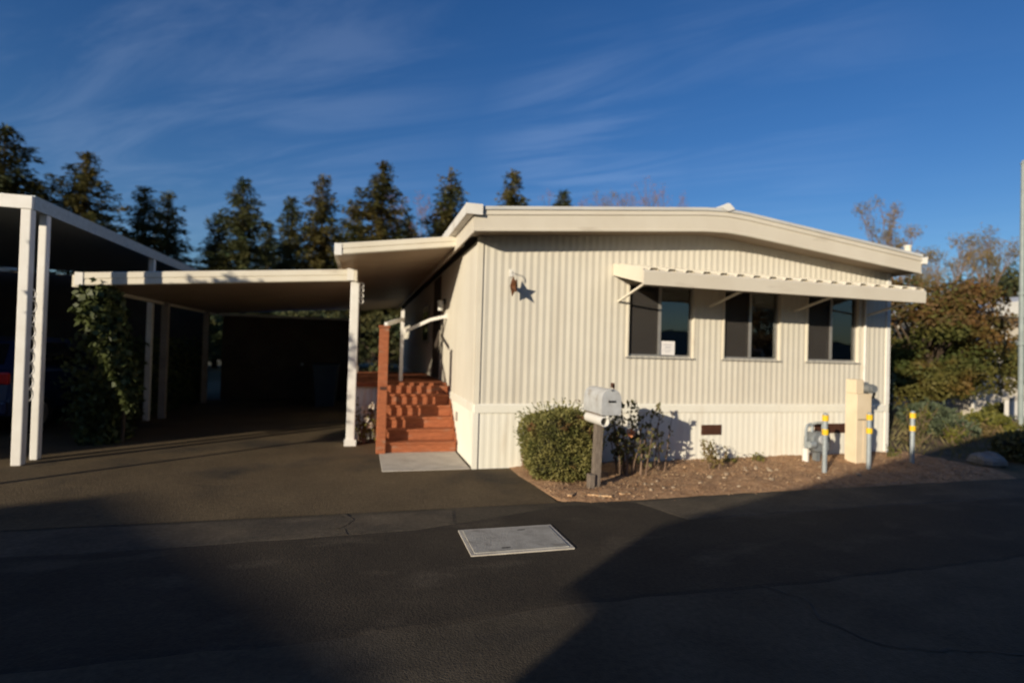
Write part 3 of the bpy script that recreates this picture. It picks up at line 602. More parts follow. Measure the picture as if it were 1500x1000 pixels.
# ------------------------------------------------------------------ mailbox and plants of the bed
mbx = empty('mailbox', (1.19, -1.34, 0), 'dented grey rural mailbox on a weathered wooden post', 'mailbox')
bz = bedz(1.19, -1.30)
ps = MB(); ps.bar((1.185, -1.28, -0.02), (1.225, -1.26, 0.90), 0.085, 0.085); ps.build('post', GREYWOOD, mbx)
bevel(MB().box(1.08, 1.15, -1.36, -1.27, -0.02, 0.20).build('stake', GREYWOOD, mbx), 0.006)
def arch(w_, h, n=10):
    r_ = w_ / 2; return [(-r_, 0), (r_, 0)] + [(r_ * math.cos(t), (h - r_) + r_ * math.sin(t)) for t in [math.pi * k / n for k in range(n + 1)]]
bx = MB(); bx.prism([(1.24 + p[0], 0.905 + p[1]) for p in arch(0.225, 0.285)], 'y', -1.52, -1.02)
bdy = bx.build('box', MAILM, mbx)
dr = MB(); dr.prism([(1.24 + p[0] * 1.05, 0.900 + p[1] * 1.03) for p in arch(0.225, 0.285)], 'y', -1.545, -1.505); door = dr.build('door', MAILM, mbx)
MB().box(1.20, 1.29, -1.552, -1.546, 1.04, 1.062).build('number_plate', BLACK, door); MB().box(1.225, 1.255, -1.56, -1.546, 1.17, 1.185).build('latch', GREY, door)
fl = MB(); fl.box(1.354, 1.362, -1.36, -1.33, 1.02, 1.23); fl.box(1.354, 1.362, -1.36, -1.27, 1.19, 1.245); fl.build('flag', BROWN, mbx)
MB().box(1.14, 1.34, -1.46, -1.06, 0.885, 0.904).build('mount_board', GREYWOOD, mbx)
nb = MB(); ro, ri = 0.055, 0.047; nn = 14
for y in (-1.56, -1.10):
    for rr in (ro, ri): nb.v += [(1.155 + rr * math.cos(2 * math.pi * k / nn), y, 0.829 + rr * math.sin(2 * math.pi * k / nn)) for k in range(nn)]
for k in range(nn):
    k2 = (k + 1) % nn; nb.f += [(k, k2, 2 * nn + k2, 2 * nn + k), (nn + k2, nn + k, 3 * nn + k, 3 * nn + k2), (k2, k, nn + k, nn + k2)]
nb.f.append(tuple(range(2 * nn, 3 * nn)))
nb.build('newspaper_tube', WHITE, mbx)

def shell_bush(name, c, sx, sy, sz, n, ln, wd, m, seed, label, cat, power=3.2, core=0.86, extra=None):
    root = empty(name, (c[0], c[1], c[2]), label, cat); r = random.Random(seed); C_ = Vector(c) + Vector((0, 0, sz * 0.5))
    def surf(d):
        k = (abs(d.x) ** power + abs(d.y) ** power + abs(d.z) ** power) ** (-1 / power)
        q = Vector((d.x * k * sx / 2, d.y * k * sy / 2, d.z * k * sz / 2)); return q * (1 + 0.12 * mn.noise(q * 3.1 + Vector((seed, 0, 0))) + 0.06 * mn.noise(q * 8))
    lv = MB()
    for _ in range(n):
        d = rv(r); q = surf(d) * (1.0 - 0.14 * r.random() ** 1.6); nn_ = (d + rv(r) * 0.5).normalized()
        leaf(lv, C_ + q, ln * r.uniform(.6, 1.4), wd * r.uniform(.6, 1.3), (nn_ * 0.7 + rv(r) * 0.7 + Vector((0, 0, .25))), rv(r))
    for _ in range(n // 40):                              # stray shoots
        d = rv(r); 
        if d.z < -.1: continue
        q = C_ + surf(d)
        for k in range(5): leaf(lv, q + d * 0.02 * k + Vector((0, 0, .012 * k)), ln, wd, d + rv(r) * .8, rv(r))
    lv.build('foliage', m, root)
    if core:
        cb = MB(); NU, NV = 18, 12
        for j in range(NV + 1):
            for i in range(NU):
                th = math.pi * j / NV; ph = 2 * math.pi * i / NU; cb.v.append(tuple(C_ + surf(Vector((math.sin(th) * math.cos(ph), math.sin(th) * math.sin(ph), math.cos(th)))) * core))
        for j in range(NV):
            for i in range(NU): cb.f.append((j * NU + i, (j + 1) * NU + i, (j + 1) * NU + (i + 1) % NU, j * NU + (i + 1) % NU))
        cb.build('dark_core', HEDGECORE, root, smooth=True)  # solid dark core in place of the shaded inside, stops see-through
    return root
shell_bush('clipped_shrub', (0.985, -0.62, 0.0), 0.94, 0.98, 0.83, 15000, 0.042, 0.020, HEDGE, 3, 'boxy clipped green shrub with a browned patch beside the mailbox post', 'shrub')
def stems_plant(name, c, stems, h, spread, leaves_per, ln, wd, mleaf, mstem, label, cat, seed, flower=None):
    root = empty(name, c, label, cat); r = random.Random(seed); s = MB(); lv = MB(); tips = []
    for k in range(stems):
        a = r.uniform(0, 6.283); sp = spread * r.uniform(.3, 1); hh = h * r.uniform(.6, 1.05); p0 = Vector(c) + Vector((r.uniform(-.06, .06) * (2.6 if h > .5 else 1), r.uniform(-.06, .06) * (2 if h > .5 else 1), -0.02))
        P = [p0 + Vector((math.cos(a) * sp * t ** 1.3 + r.uniform(-.02, .02), math.sin(a) * sp * t ** 1.3 * .7 + r.uniform(-.02, .02), hh * t)) for t in (0, .25, .5, .75, 1)]
        s.tube(P, [0.011, .009, .007, .005, .003], 5); tips.append(P[-1])
        for _ in range(leaves_per):
            t = r.uniform(.22, 1) * 3.999; i = int(t); q = P[i].lerp(P[i + 1], t - i)
            leaf(lv, q + rv(r) * 0.035, ln * r.uniform(.6, 1.3), wd * r.uniform(.6, 1.3), rv(r) + Vector((0, 0, -.1)), rv(r) + Vector((0, 0, 1)))
    s.build('stems', mstem, root); lv.build('leaves', mleaf, root)
    if flower:
        for (ti, fm, fr) in flower:
            fb = MB(); clump(fb, r, tips[ti] if isinstance(ti, int) else Vector(ti), fr, 34, fr * .9, fr * .8); fb.build('flower', fm, root)
    return root
stems_plant('rose_bush', (1.92, -0.72, 0.03), 17, 0.95, 0.36, 30, 0.075, 0.05, ROSE, TWIG, 'leggy rose bush with one peach bloom to the right of the mailbox', 'rose bush', 7, [((1.83, -0.88, 0.60), PEACH, 0.045)])
stems_plant('rose_bush', (2.42, -0.42, 0.03), 9, 0.85, 0.30, 20, 0.06, 0.04, ROSE, TWIG, 'thin rose bush standing in the mailbox shadow on the skirting', 'rose bush', 8)
stems_plant('dry_shrub', (3.22, -0.62, 0.04), 10, 0.42, 0.26, 22, 0.06, 0.035, SPARSE, TWIG, 'small half dry shrub below the narrow brown skirting vent', 'shrub', 9)
for k, (x, y, hh, lab) in enumerate(((3.80, -0.22, 0.11, 'tiny weed at the skirting foot right of the dry shrub'), (4.30, -0.24, 0.14, 'green weed tuft at the skirting foot near the gas meter'), (6.75, -0.35, 0.2, 'leafy weed at the foot of the right house corner'))):
    stems_plant('weed', (x, y, bedz(x, y)), 8, hh, 0.09, 9, 0.05, 0.022, LIME, ROSE, lab, 'weed', 20 + k)
stems_plant('flowering_shrub', (-1.34, 2.18, 0.004), 14, 0.72, 0.22, 22, 0.065, 0.042, LIME, TWIG, 'small flowering shrub between the carport post and the redwood newel', 'shrub', 12, [((-1.40, 2.08, 0.55), WHITEROSE, 0.05), ((-1.28, 2.05, 0.62), WHITEROSE, 0.04), ((-1.36, 2.03, 0.40), WHITEROSE, 0.035), ((-1.30, 2.06, 0.30), WHITEROSE, 0.04)])
# stones in the bed
def stone_mesh(seed, n1=9, n2=6):
    b = MB(); r = random.Random(seed); off = Vector((seed * 3.1, 0, 0))
    for j in range(n2 + 1):
        for i in range(n1):
            th = math.pi * j / n2; ph = 2 * math.pi * i / n1; d = Vector((math.sin(th) * math.cos(ph), math.sin(th) * math.sin(ph), math.cos(th))); b.v.append(tuple(d * (1 + .35 * mn.noise(d * 1.3 + off))))
    for j in range(n2):
        for i in range(n1): b.f.append((j * n1 + i, (j + 1) * n1 + i, (j + 1) * n1 + (i + 1) % n1, j * n1 + (i + 1) % n1))
    return b
sms = [stone_mesh(k).mesh('stone', STONE) for k in range(4)]
r = random.Random(31)
SP = [(1.86, -1.22), (1.95, -1.24), (2.06, -1.16), (1.98, -1.44), (2.12, -1.42), (1.80, -1.48), (1.10, -1.60), (2.55, -1.33), (2.88, -1.05), (3.05, -1.12), (3.2, -0.95), (3.72, -0.66), (3.85, -0.72), (3.95, -0.60), (4.08, -0.68), (4.16, -0.76), (3.62, -0.80), (4.0, -0.82), (3.0, -1.45), (3.6, -1.3), (4.3, -1.35), (4.8, -0.86), (5.0, -0.92), (2.6, -0.9), (5.0, -1.3)]
for (x, y) in SP:
    s = r.uniform(.018, .036); o = inst('stone', sms[r.randrange(4)], (x, y, bedz(x, y) + s * .15), None, (s * 1.2, s, s * .7), (0, 0, r.uniform(0, 6)))
    tag(o, 'small pale stone lying in the mulch bed before the skirting', 'stone', 'pale stones in the mulch bed')
r = random.Random(33)
for (x, y, ln_, a) in ((1.10, -1.60, .26, -.5), (1.42, -1.56, .12, .2), (0.80, -1.52, .14, .9)):
    o = MB().bar((-ln_ / 2, 0, 0), (ln_ / 2, 0, 0), .05, .018).build('wood_scrap', CHIP); o.location = (x, y, bedz(x, y) + .014); o.rotation_euler = (0, 0, a)
    tag(o, 'split scrap of pale wood lying at the mulch bed edge below the mailbox', 'wood scrap', 'wood scraps at the bed edge')

# ------------------------------------------------------------------ meters, bollards
gm = empty('gas_meter', (5.12, -0.42, 0.04), 'grey gas meter with curved pipe before the skirting', 'gas meter')
b = MB(); b.prism([(4.98 + p[0], p[1]) for p in ((0.0, 0.27), (0.06, 0.21), (0.27, 0.21), (0.33, 0.27), (0.33, 0.43), (0.27, 0.50), (0.06, 0.50), (0.0, 0.43))], 'y', -0.55, -0.37); bevel(b.build('body', GREY, gm), 0.02)
MB().tube([(5.145, -0.585, 0.40), (5.145, -0.551, 0.40)], 0.065, 14).build('dial', MAILM, gm)
MB().tube([(4.95, -0.45, 0.0), (4.95, -0.45, 0.26)], 0.045, 10).build('riser_sleeve', WHITE, gm)
MB().tube([(4.95, -0.45, 0.26), (4.95, -0.45, 0.52), (4.97, -0.45, 0.60), (5.03, -0.45, 0.62), (5.06, -0.45, 0.58), (5.06, -0.45, 0.50)], 0.02, 8).build('inlet_pipe', GALV, gm)
MB().tube([(5.26, -0.45, 0.50), (5.26, -0.45, 0.60), (5.30, -0.42, 0.63), (5.40, -0.2, 0.60), (5.40, 0.01, 0.52)], 0.02, 8).build('outlet_pipe', GALV, gm)
MB().tube([(5.00, -0.56, 0.33), (4.90, -0.56, 0.33)], 0.05, 12).build('regulator', GALV, gm)
MB().box(5.10, 5.17, -0.50, -0.42, 0.0, 0.215).build('stand', GREY, gm)
pd = empty('power_pedestal', (5.79, -0.60, 0.03), 'tall cream electric meter pedestal with grey meter head', 'power pedestal')
bevel(MB().box(5.66, 5.94, -0.66, -0.46, 0.0, 1.09).build('cabinet', PED, pd), 0.008)
bevel(MB().box(5.66, 5.81, -0.64, -0.46, 1.091, 1.30).build('upper_box', PED, pd), 0.008)
MB().box(5.68, 5.935, -0.668, -0.661, 0.70, 0.715).build('door_seam', SOFFIT, pd); MB().box(5.79, 5.93, -0.666, -0.661, 0.12, 0.69).build('door', PED, pd)
MB().tube([(5.88, -0.60, 1.17), (5.88, -0.72, 1.17)], 0.068, 16).build('meter_head', GREY, pd); MB().tube([(5.88, -0.722, 1.17), (5.88, -0.76, 1.17)], 0.055, 16).build('meter_glass', GREY, pd)
MB().box(5.815, 5.94, -0.60, -0.47, 1.091, 1.26).build('meter_socket', GREY, pd); MB().tube([(5.95, -.66, 1.14), (5.985, -.66, 1.10), (5.985, -.64, 1.02)], .022, 6).build('conduit_elbow', BLACK, pd)
for (x, y, tilt, lab) in ((4.66, -1.08, 0.0, 'galvanised bollard with two yellow bands beside the gas meter'), (5.48, -1.03, 0.0, 'galvanised bollard with two yellow bands before the power pedestal'), (6.48, -0.87, 0.01, 'galvanised bollard with two yellow bands past the house corner')):
    bo = empty('bollard', (x, y, 0), lab, 'bollard', 'yellow banded pipe bollards')
    MB().tube([(x, y, -0.02), (x, y, 0.84), (x, y, 0.858)], [0.031, 0.031, 0.022], 12).build('pipe', GALV, bo, smooth=False)
    for z in (0.79, 0.60): MB().tube([(x, y, z - 0.038), (x, y, z + 0.038)], 0.040, 12).build('yellow_band', YEL, bo)

# ------------------------------------------------------------------ neighbour's carport on the left, with car
nc = empty('neighbour_carport', (-8.7, 0.95, 0), 'tall white framed carport with twin scrolled corner posts, next door', 'carport')
MB().box(-12.4, -5.43, 0.90, 0.955, 3.155, 3.315).build('fascia', WHITE, nc)
sg = MB().box(-5.47, -5.425, 0.956, 9.2, 3.16, 3.33).build('side_gutter', GALV, nc)
pan_roof(nc, -12.4, -5.48, 3.28, 3.28, 0.957, 9.2, 22, GALV)
n1_ = bevel(MB().box(-5.545, -5.435, 0.91, 1.02, 0.004, 3.154).build('post', WHITE, nc), 0.012)
n2_ = bevel(MB().box(-5.525, -5.435, 1.26, 1.36, 0.004, 3.159).build('post', WHITE, nc), 0.012)
s_ = MB()
for z in [0.85 + k * 0.16 for k in range(9)]: scroll(s_, -5.49, 1.14, z, 0.075 if int(z * 10) % 3 else 0.05, 'y'); 
s_.build('scrollwork', WHITE, n2_)
for y in (5.0, 9.0): MB().box(-5.53, -5.44, y, y + .1, 0.004, 3.16).build('post', WHITE, nc)
for y in (0.98, 9.0): MB().box(-12.2, -12.08, y, y + .1, 0.004, 3.15).build('post', WHITE, nc)
nh = empty('neighbour_house', (-15.5, -4, 0), 'neighbour mobile home standing beyond the tall carport', 'house')
MB().box(-19, -12.45, -3.9, 14, 0, 3.7).build('wall', FARWALL, nh)
MB().prism([(-19.4, 3.701), (-12.41, 3.701), (-12.41, 3.86), (-15.7, 4.5), (-19.4, 3.86)], 'y', -4.05, 14.3).build('roof', ROOFM, nh)
for y in (-2.4, 3.0, 8.0):
    wv = MB().box(-12.452, -12.42, y, y + 1.3, 1.3, 2.4).build('window', ALU, nh); MB().box(-12.419, -12.415, y + .06, y + 1.24, 1.36, 2.34).build('pane', GLASS, wv)
MB().box(-11.9, -5.55, 9.45, 9.6, 0, 3.2).build('dark_screen', SHEDM, nc)  # dark screen added to close off the bright view behind the carport
# car
car = empty('parked_car', (-7.45, 5.0, 0), 'dark blue hatchback parked under the tall neighbouring carport', 'car')
cxx = -7.45; HWD = 0.86
prof = [(2.98, .35, .55, .80), (3.02, .34, .98, .84), (3.10, .33, 1.06, .86), (3.5, .33, 1.05, .86), (4.6, .33, 1.02, .87), (5.6, .33, 1.0, .87), (6.6, .33, .92, .86), (7.1, .34, .80, .82), (7.25, .38, .62, .74)]
b = MB()
for (y, z0, z1, hw) in prof:
    b.v += [(cxx - hw * .94, y, z0), (cxx - hw, y, (z0 + z1) * .5), (cxx - hw * .93, y, z1), (cxx + hw * .93, y, z1), (cxx + hw, y, (z0 + z1) * .5), (cxx + hw * .94, y, z0)]
for i in range(len(prof) - 1):
    for k in range(6): b.f.append((6 * i + k, 6 * i + 6 + k, 6 * i + 6 + (k + 1) % 6, 6 * i + (k + 1) % 6))
b.f += [tuple(range(6)), tuple(range(6 * len(prof) - 6, 6 * len(prof)))[::-1]]
bd = b.build('body', DARKCAR, car); bevel(bd, 0.03, 2)
cab = [(3.12, 1.05, 1.06, .80), (3.45, 1.05, 1.50, .66), (4.2, 1.03, 1.58, .66), (5.0, 1.02, 1.55, .66), (6.0, .98, .99, .78)]
b = MB()
for (y, z0, z1, hw) in cab: b.v += [(cxx - .80, y, z0), (cxx - hw, y, z1), (cxx + hw, y, z1), (cxx + .80, y, z0)]
for i in range(len(cab) - 1):
    for k in range(4): b.f.append((4 * i + k, 4 * i + 4 + k, 4 * i + 4 + (k + 1) % 4, 4 * i + (k + 1) % 4))
cabn = b.build('cabin', DARKCAR, car)
DG = mat('car_glass', (0.01, 0.012, 0.015), 0.05, spec=0.6)
gl = MB(); gl.quad((cxx - .62, 3.165, 1.14), (cxx + .62, 3.165, 1.14), (cxx + .56, 3.41, 1.46), (cxx - .56, 3.41, 1.46)); gl.build('rear_window', DG, car)
for s in (-1, 1):
    sw = MB(); sw.quad((cxx + s * .80, 3.75, 1.10), (cxx + s * .80, 5.6, 1.08), (cxx + s * .69, 5.1, 1.47), (cxx + s * .69, 3.7, 1.50)); sw.build('side_window', DG, car)
    tl = MB(); tl.box(cxx + s * .70 - .11, cxx + s * .70 + .09, 2.965, 3.03, 0.84, 1.02); bevel(tl.build('tail_light', TAIL, car), 0.02)
    for y in (3.75, 6.35):
        wh = MB().tube([(cxx + s * .66, y, .31), (cxx + s * .86, y, .31)], .31, 20).build('wheel', TYRE, car); MB().tube([(cxx + s * .862, y, .31), (cxx + s * .868, y, .31)], .19, 14).build('rim', ALU, wh)
bevel(MB().box(cxx - .80, cxx + .80, 2.90, 2.99, .38, .58).build('bumper', DARKCAR, car), 0.03)
MB().box(cxx - .16, cxx + .16, 2.962, 2.972, .70, .82).build('licence_plate', PAPER, car)
# vine at the carport corner
def blob_leaves(lv, r, spine, rads, n, ln, wd):
    for _ in range(n):
        t = r.random() * (len(spine) - 1.001); i = int(t); q = Vector(spine[i]).lerp(Vector(spine[i + 1]), t - i); rad = rads[i] + (rads[i + 1] - rads[i]) * (t - i)
        o = rv(r) * rad * r.random() ** .35; leaf(lv, q + o, ln * r.uniform(.6, 1.3), wd * r.uniform(.6, 1.3), rv(r) + Vector((0, -.2, -.7)), o + rv(r) * .6 * rad)
vn = empty('climbing_vine', (-4.9, 2.1, 0), 'leafy green vine hanging down from the low carport corner', 'vine')
lv = MB(); r = random.Random(41); SPN = [(-5.15, 2.0, 2.30), (-5.08, 1.98, 2.0), (-4.98, 2.0, 1.65), (-4.84, 2.02, 1.25), (-4.72, 2.05, 0.95), (-4.72, 2.1, 0.75), (-4.75, 2.15, 0.6)]
blob_leaves(lv, r, SPN, [.26, .33, .28, .20, .12, .05, .03], 2600, .105, .085); lv.build('leaves', VINE, vn)
MB().tube([(-4.95, 2.5, -0.01), (-4.92, 2.45, .5), (-4.86, 2.2, .95), (-4.98, 2.08, 1.6), (-5.2, 2.05, 2.3)], [.03, .028, .025, .02, .015], 7).build('stem', BARK, vn)
# things under the carport
sh = empty('storage_shed', (-3.4, 9.9, 0), 'brown storage shed closing the back of the carport', 'shed')
MB().box(-5.2, -1.7, 9.5, 12.0, 0, 2.3).build('wall', SHEDM, sh); MB().box(-5.3, -1.62, 9.41, 12.1, 2.301, 2.36).build('roof', ROOFM, sh)
d_ = MB().box(-3.9, -3.0, 9.47, 9.499, 0.02, 2.02).build('door', SHEDM, sh)
for (x0, x1, z0, z1) in ((-3.96, -3.9, 0.02, 2.08), (-3.0, -2.94, .02, 2.08), (-3.9, -3.0, 2.02, 2.08)): MB().box(x0, x1, 9.455, 9.499, z0, z1).build('door_frame', SHEDM, sh)
MB().tube([(-3.1, 9.40, 1.0), (-3.1, 9.468, 1.0)], .04, 8).build('door_knob', GALV, d_)
for k, (x, y) in enumerate(((-2.35, 8.6), (-2.35, 7.8))):
    bn = empty('wheelie_bin', (x, y, 0), ('dark wheeled bin standing against the carport shed', 'dark wheeled bin standing in front of another bin in the carport')[k], 'bin')
    MB().add([(x - .22, y - .25, .005), (x + .22, y - .25, .005), (x + .22, y + .25, .005), (x - .22, y + .25, .005), (x - .29, y - .33, 1.0), (x + .29, y - .33, 1.0), (x + .29, y + .33, 1.0), (x - .29, y + .33, 1.0)], [(0, 3, 2, 1), (4, 5, 6, 7), (0, 1, 5, 4), (1, 2, 6, 5), (2, 3, 7, 6), (3, 0, 4, 7)]).build('bin_body', BLUEBIN, bn)
    MB().box(x - .31, x + .31, y - .36, y + .34, 1.001, 1.06).build('lid', BLUEBIN, bn)
hg = empty('boundary_hedge', (-5.75, 6.0, 0), 'dark leafy hedge growing between the two carports', 'hedge')
lv = MB(); r = random.Random(51)
for _ in range(5000): leaf(lv, Vector((r.uniform(-6.05, -5.5), r.uniform(3.0, 9.3), r.uniform(0.02, 1.55) + .1 * math.sin(_))), r.uniform(.07, .13), r.uniform(.05, .08), rv(r), rv(r))
for _ in range(2600): leaf(lv, Vector((r.uniform(-5.5, -4.98), r.uniform(2.3, 3.1), r.uniform(0.0, 1.05) * (1 - .25 * r.random()))), r.uniform(.07, .13), r.uniform(.05, .08), rv(r), rv(r))
lv.build('foliage', VINE, hg)
for y in (3.5, 5.2, 7.0, 8.6): MB().tube([(-5.78, y, -.02), (-5.76, y + .05, 1.3)], [.04, .02], 6).build('stem', BARK, hg)

# ------------------------------------------------------------------ right side: maple, shrubs, pole, house
def broadleaf(name, c, h, trunk_h, blobs, m, label, cat, seed, n, ln, wd, m2=None, group=None):
    root = empty(name, c, label, cat, group); r = random.Random(seed); c = Vector(c); tb = MB(); lv = MB(); lv2 = MB()
    tb.tube([c + Vector((0, 0, -.05)), c + Vector((.03, 0, trunk_h * .5)), c + Vector((0, .05, trunk_h))], [h * .028, h * .022, h * .018], 8)
    for (o, rad) in blobs:
        q = c + Vector(o); st_ = c + Vector((0, .05, trunk_h * .9))
        mid = st_.lerp(q, .5) + rv(r) * .12 * h / 4; tb.tube([st_, mid, q], [h * .012, h * .008, h * .003], 5)
        for _ in range(int(n * rad * rad)):
            d = rv(r); rr = rad * (1 - .5 * r.random() ** 2.0) * (1 + .3 * mn.noise((q + d * rad) * 1.7)); p_ = q + Vector((d.x * rr, d.y * rr, d.z * rr * .62))
            if p_.z < 0.1: continue
            tgt = lv2 if (m2 and p_.z > c.z + h * .62 and r.random() < .7) else lv
            leaf(tgt, p_, ln * r.uniform(.6, 1.3), wd * r.uniform(.6, 1.3), rv(r) + d * .4 + Vector((0, 0, -.3)), d + rv(r) * .7)
    tr_ = tb.build('trunk', BARK, root); lv.build('crown', m, root)
    if m2: lv2.build('crown_top', m2, root)
    return root
r = random.Random(61); bl = []
for k in range(64):
    a = r.uniform(0, 6.28); zz = r.uniform(.75, 3.45); q = (zz - .5) / 3.3; R_ = 2.05 * math.sqrt(max(0.05, 1 - (abs(q - .42) / .66) ** 2.4)) * r.uniform(.45, 1.0)
    bl.append(((math.cos(a) * R_, math.sin(a) * R_ * .8, zz), r.uniform(.38, .66)))
broadleaf('maple_tree', (13.0, 3.9, 0.05), 3.9, 1.0, bl, MAPLE, 'dense rust and green maple filling the yard beside the house corner', 'tree', 62, 2000, .095, .07, MAPLETOP)
shell_bush('sage_shrub', (10.7, 2.1, 0.05), 1.0, 0.9, 0.58, 1900, .10, .035, SAGE, 71, 'grey green sage shrub growing just past the house corner', 'shrub', 2.2, .7)
shell_bush('sage_shrub', (10.2, 1.2, 0.05), 0.8, 0.7, 0.34, 1300, .09, .03, SAGE, 72, 'low grey green shrub right behind the third bollard', 'shrub', 2.2, .7)
shell_bush('lime_shrub', (11.6, 1.5, 0.06), 0.9, 0.7, 0.42, 1500, .10, .04, LIME, 73, 'yellow green low shrub in front of the maple', 'shrub', 2.2, .7)
shell_bush('dark_shrub', (14.0, 2.6, 0.05), 1.0, 0.9, 0.5, 1500, .11, .07, MAPLE, 74, 'dark rounded shrub below the maple and the white neighbour house', 'shrub', 2.2, .75)
shell_bush('dark_shrub', (9.05, -0.75, 0.03), 0.9, 0.7, 0.42, 900, .09, .05, ROSE, 75, 'shaded shrub beside the grey rock at the road edge', 'shrub', 2.2, .7)
stems_plant('tall_shrub', (10.55, 3.0, 0.05), 14, 1.35, .35, 24, .13, .06, SAGE, TWIG, 'tall loose shrub with reddish stems against the maple', 'shrub', 76)
b = MB(); r = random.Random(81)
for _ in range(5200):
    x = r.uniform(7.3, 15); y = r.uniform(-.6, 4.5)
    if r.random() > .25 + .6 * max(0, mn.noise((x, y, 0)) + .3): continue
    a = r.uniform(0, 6.28); leaf(b, Vector((x, y, yardz(x, y) - .01)), r.uniform(.08, .26), r.uniform(.012, .03), Vector((math.cos(a) * .5, math.sin(a) * .5, 1)), Vector((math.sin(a), -math.cos(a), .1)))
tag(b.build('dry_grass', WEED), 'dry grass and weeds over the side yard', 'grass', kind='stuff')
rk = inst('boulder', stone_mesh(9, 14, 9).mesh('boulder', ROCK, smooth=False), (7.95, -0.92, .09), None, (.27, .22, .15), (0, 0, .4)); tag(rk, 'flat grey rock lying in the shaded yard edge', 'rock')
for k, (x, y, s) in enumerate(((10.7, 1.55, .14), (11.55, 1.9, .12))):
    o = inst('boulder', stone_mesh(12 + k, 10, 7).mesh('boulder', STONE), (x, y, yardz(x, y) + s * .3), None, (s * 1.4, s, s * .8), (0, 0, k)); tag(o, ('pale rock in the sunlit yard before the sage shrub', 'pale rock tucked beside the yellow green shrub')[k], 'rock')
wl = empty('garden_wall', (13.0, 1.6, 0), 'short whitewashed garden wall in front of the white neighbour house', 'wall')
MB().box(12.75, 13.5, 1.75, 1.90, 0.0, 0.78).build('wall_block', WHITE, wl); MB().box(12.72, 13.53, 1.72, 1.93, .781, .83).build('coping', CONC, wl)
lp = empty('light_pole', (11.9, 1.06, 0), 'tall slender galvanised pole beside the white neighbour house', 'pole')
MB().tube([(11.90, 1.06, -.02), (11.88, 1.06, 2.2), (11.86, 1.06, 5.82)], [.052, .048, .038], 12).build('shaft', POLEM, lp)
for z in (3.05, 2.0): MB().tube([(11.88, 1.06, z), (11.88, 1.06, z + .07)], .078, 12).build('clamp', POLEM, lp)
MB().tube([(11.86, 1.06, 5.82), (11.86, 1.06, 5.90)], [.052, .02], 12).build('cap', POLEM, lp)
rh = empty('white_house', (18, 4.4, 0), 'white neighbour house partly hidden behind the maple', 'house')
MB().box(15.35, 23, 4.4, 16, 0, 2.95).build('wall', FARWALL, rh)
MB().prism([(14.9, 2.951), (23.5, 2.951), (23.5, 3.15), (19.2, 3.8), (14.9, 3.15)], 'y', 3.95, 16.4).build('roof', WHITE, rh)
wv = MB().box(16.5, 17.5, 4.37, 4.399, 1.2, 2.3).build('window', ALU, rh); MB().box(16.56, 17.44, 4.36, 4.369, 1.26, 2.24).build('pane', GLASS, wv)
MB().box(15.42, 15.50, 4.37, 4.399, 0, 2.95).build('downspout', WHITE, rh)

# ------------------------------------------------------------------ background trees
def conifer_mesh(seed, H=13.0, RM=2.5, m=NEEDLE):
    r = random.Random(seed); lv = MB(); z = 1.2
    while z < H - .1:
        t = z / H; base = RM * (1 - t) ** .62 * r.uniform(.7, 1.12) + .10; nb_ = max(4, int(10 * (1 - t) + 4)); a0 = r.uniform(0, 6.28)
        for k in range(nb_):
            if r.random() < .13: continue
            a = a0 + k * 6.283 / nb_ + r.uniform(-.3, .3); L_ = base * r.uniform(.6, 1.25); dv = Vector((math.cos(a), math.sin(a), 0)); droop = r.uniform(-.05, .35) * (1 - t * .6)
            ns = max(3, int(L_ / .13))
            for i in range(ns):
                u = (i + r.random()) / ns; p_ = dv * L_ * u + Vector((0, 0, z - droop * L_ * u * u + (.12 * u)))
                for q in range(11):
                    sd_ = dv * r.uniform(.1, .9) + Vector((-dv.y, dv.x, 0)) * r.uniform(-1, 1) + Vector((0, 0, r.uniform(-.5, .25)))
                    leaf(lv, p_ + rv(r) * .17, r.uniform(.20, .40) * (1 - .25 * t), r.uniform(.07, .14), sd_, Vector((0, 0, 1)) + rv(r) * .8)
        z += r.uniform(.24, .42)
    for _ in range(22): leaf(lv, Vector((r.uniform(-.06, .06), r.uniform(-.06, .06), H - r.uniform(0, .9))), .3, .09, Vector((r.uniform(-.6, .6), r.uniform(-.6, .6), 1)), rv(r))
    tk = MB().tube([(0, 0, -.3), (0.04, 0, H * .5), (0, 0, H * .98)], [H * .018, H * .011, .02], 7)
    return lv.mesh('crown', m), tk.mesh('trunk', BARK)
CON = [conifer_mesh(101, 13, 2.6), conifer_mesh(102, 13, 3.2, NEEDLE2), conifer_mesh(103, 13, 2.8), conifer_mesh(104, 13, 2.5, NEEDLE2), conifer_mesh(105, 13, 3.6)]
GRP = 'conifers behind the carports'
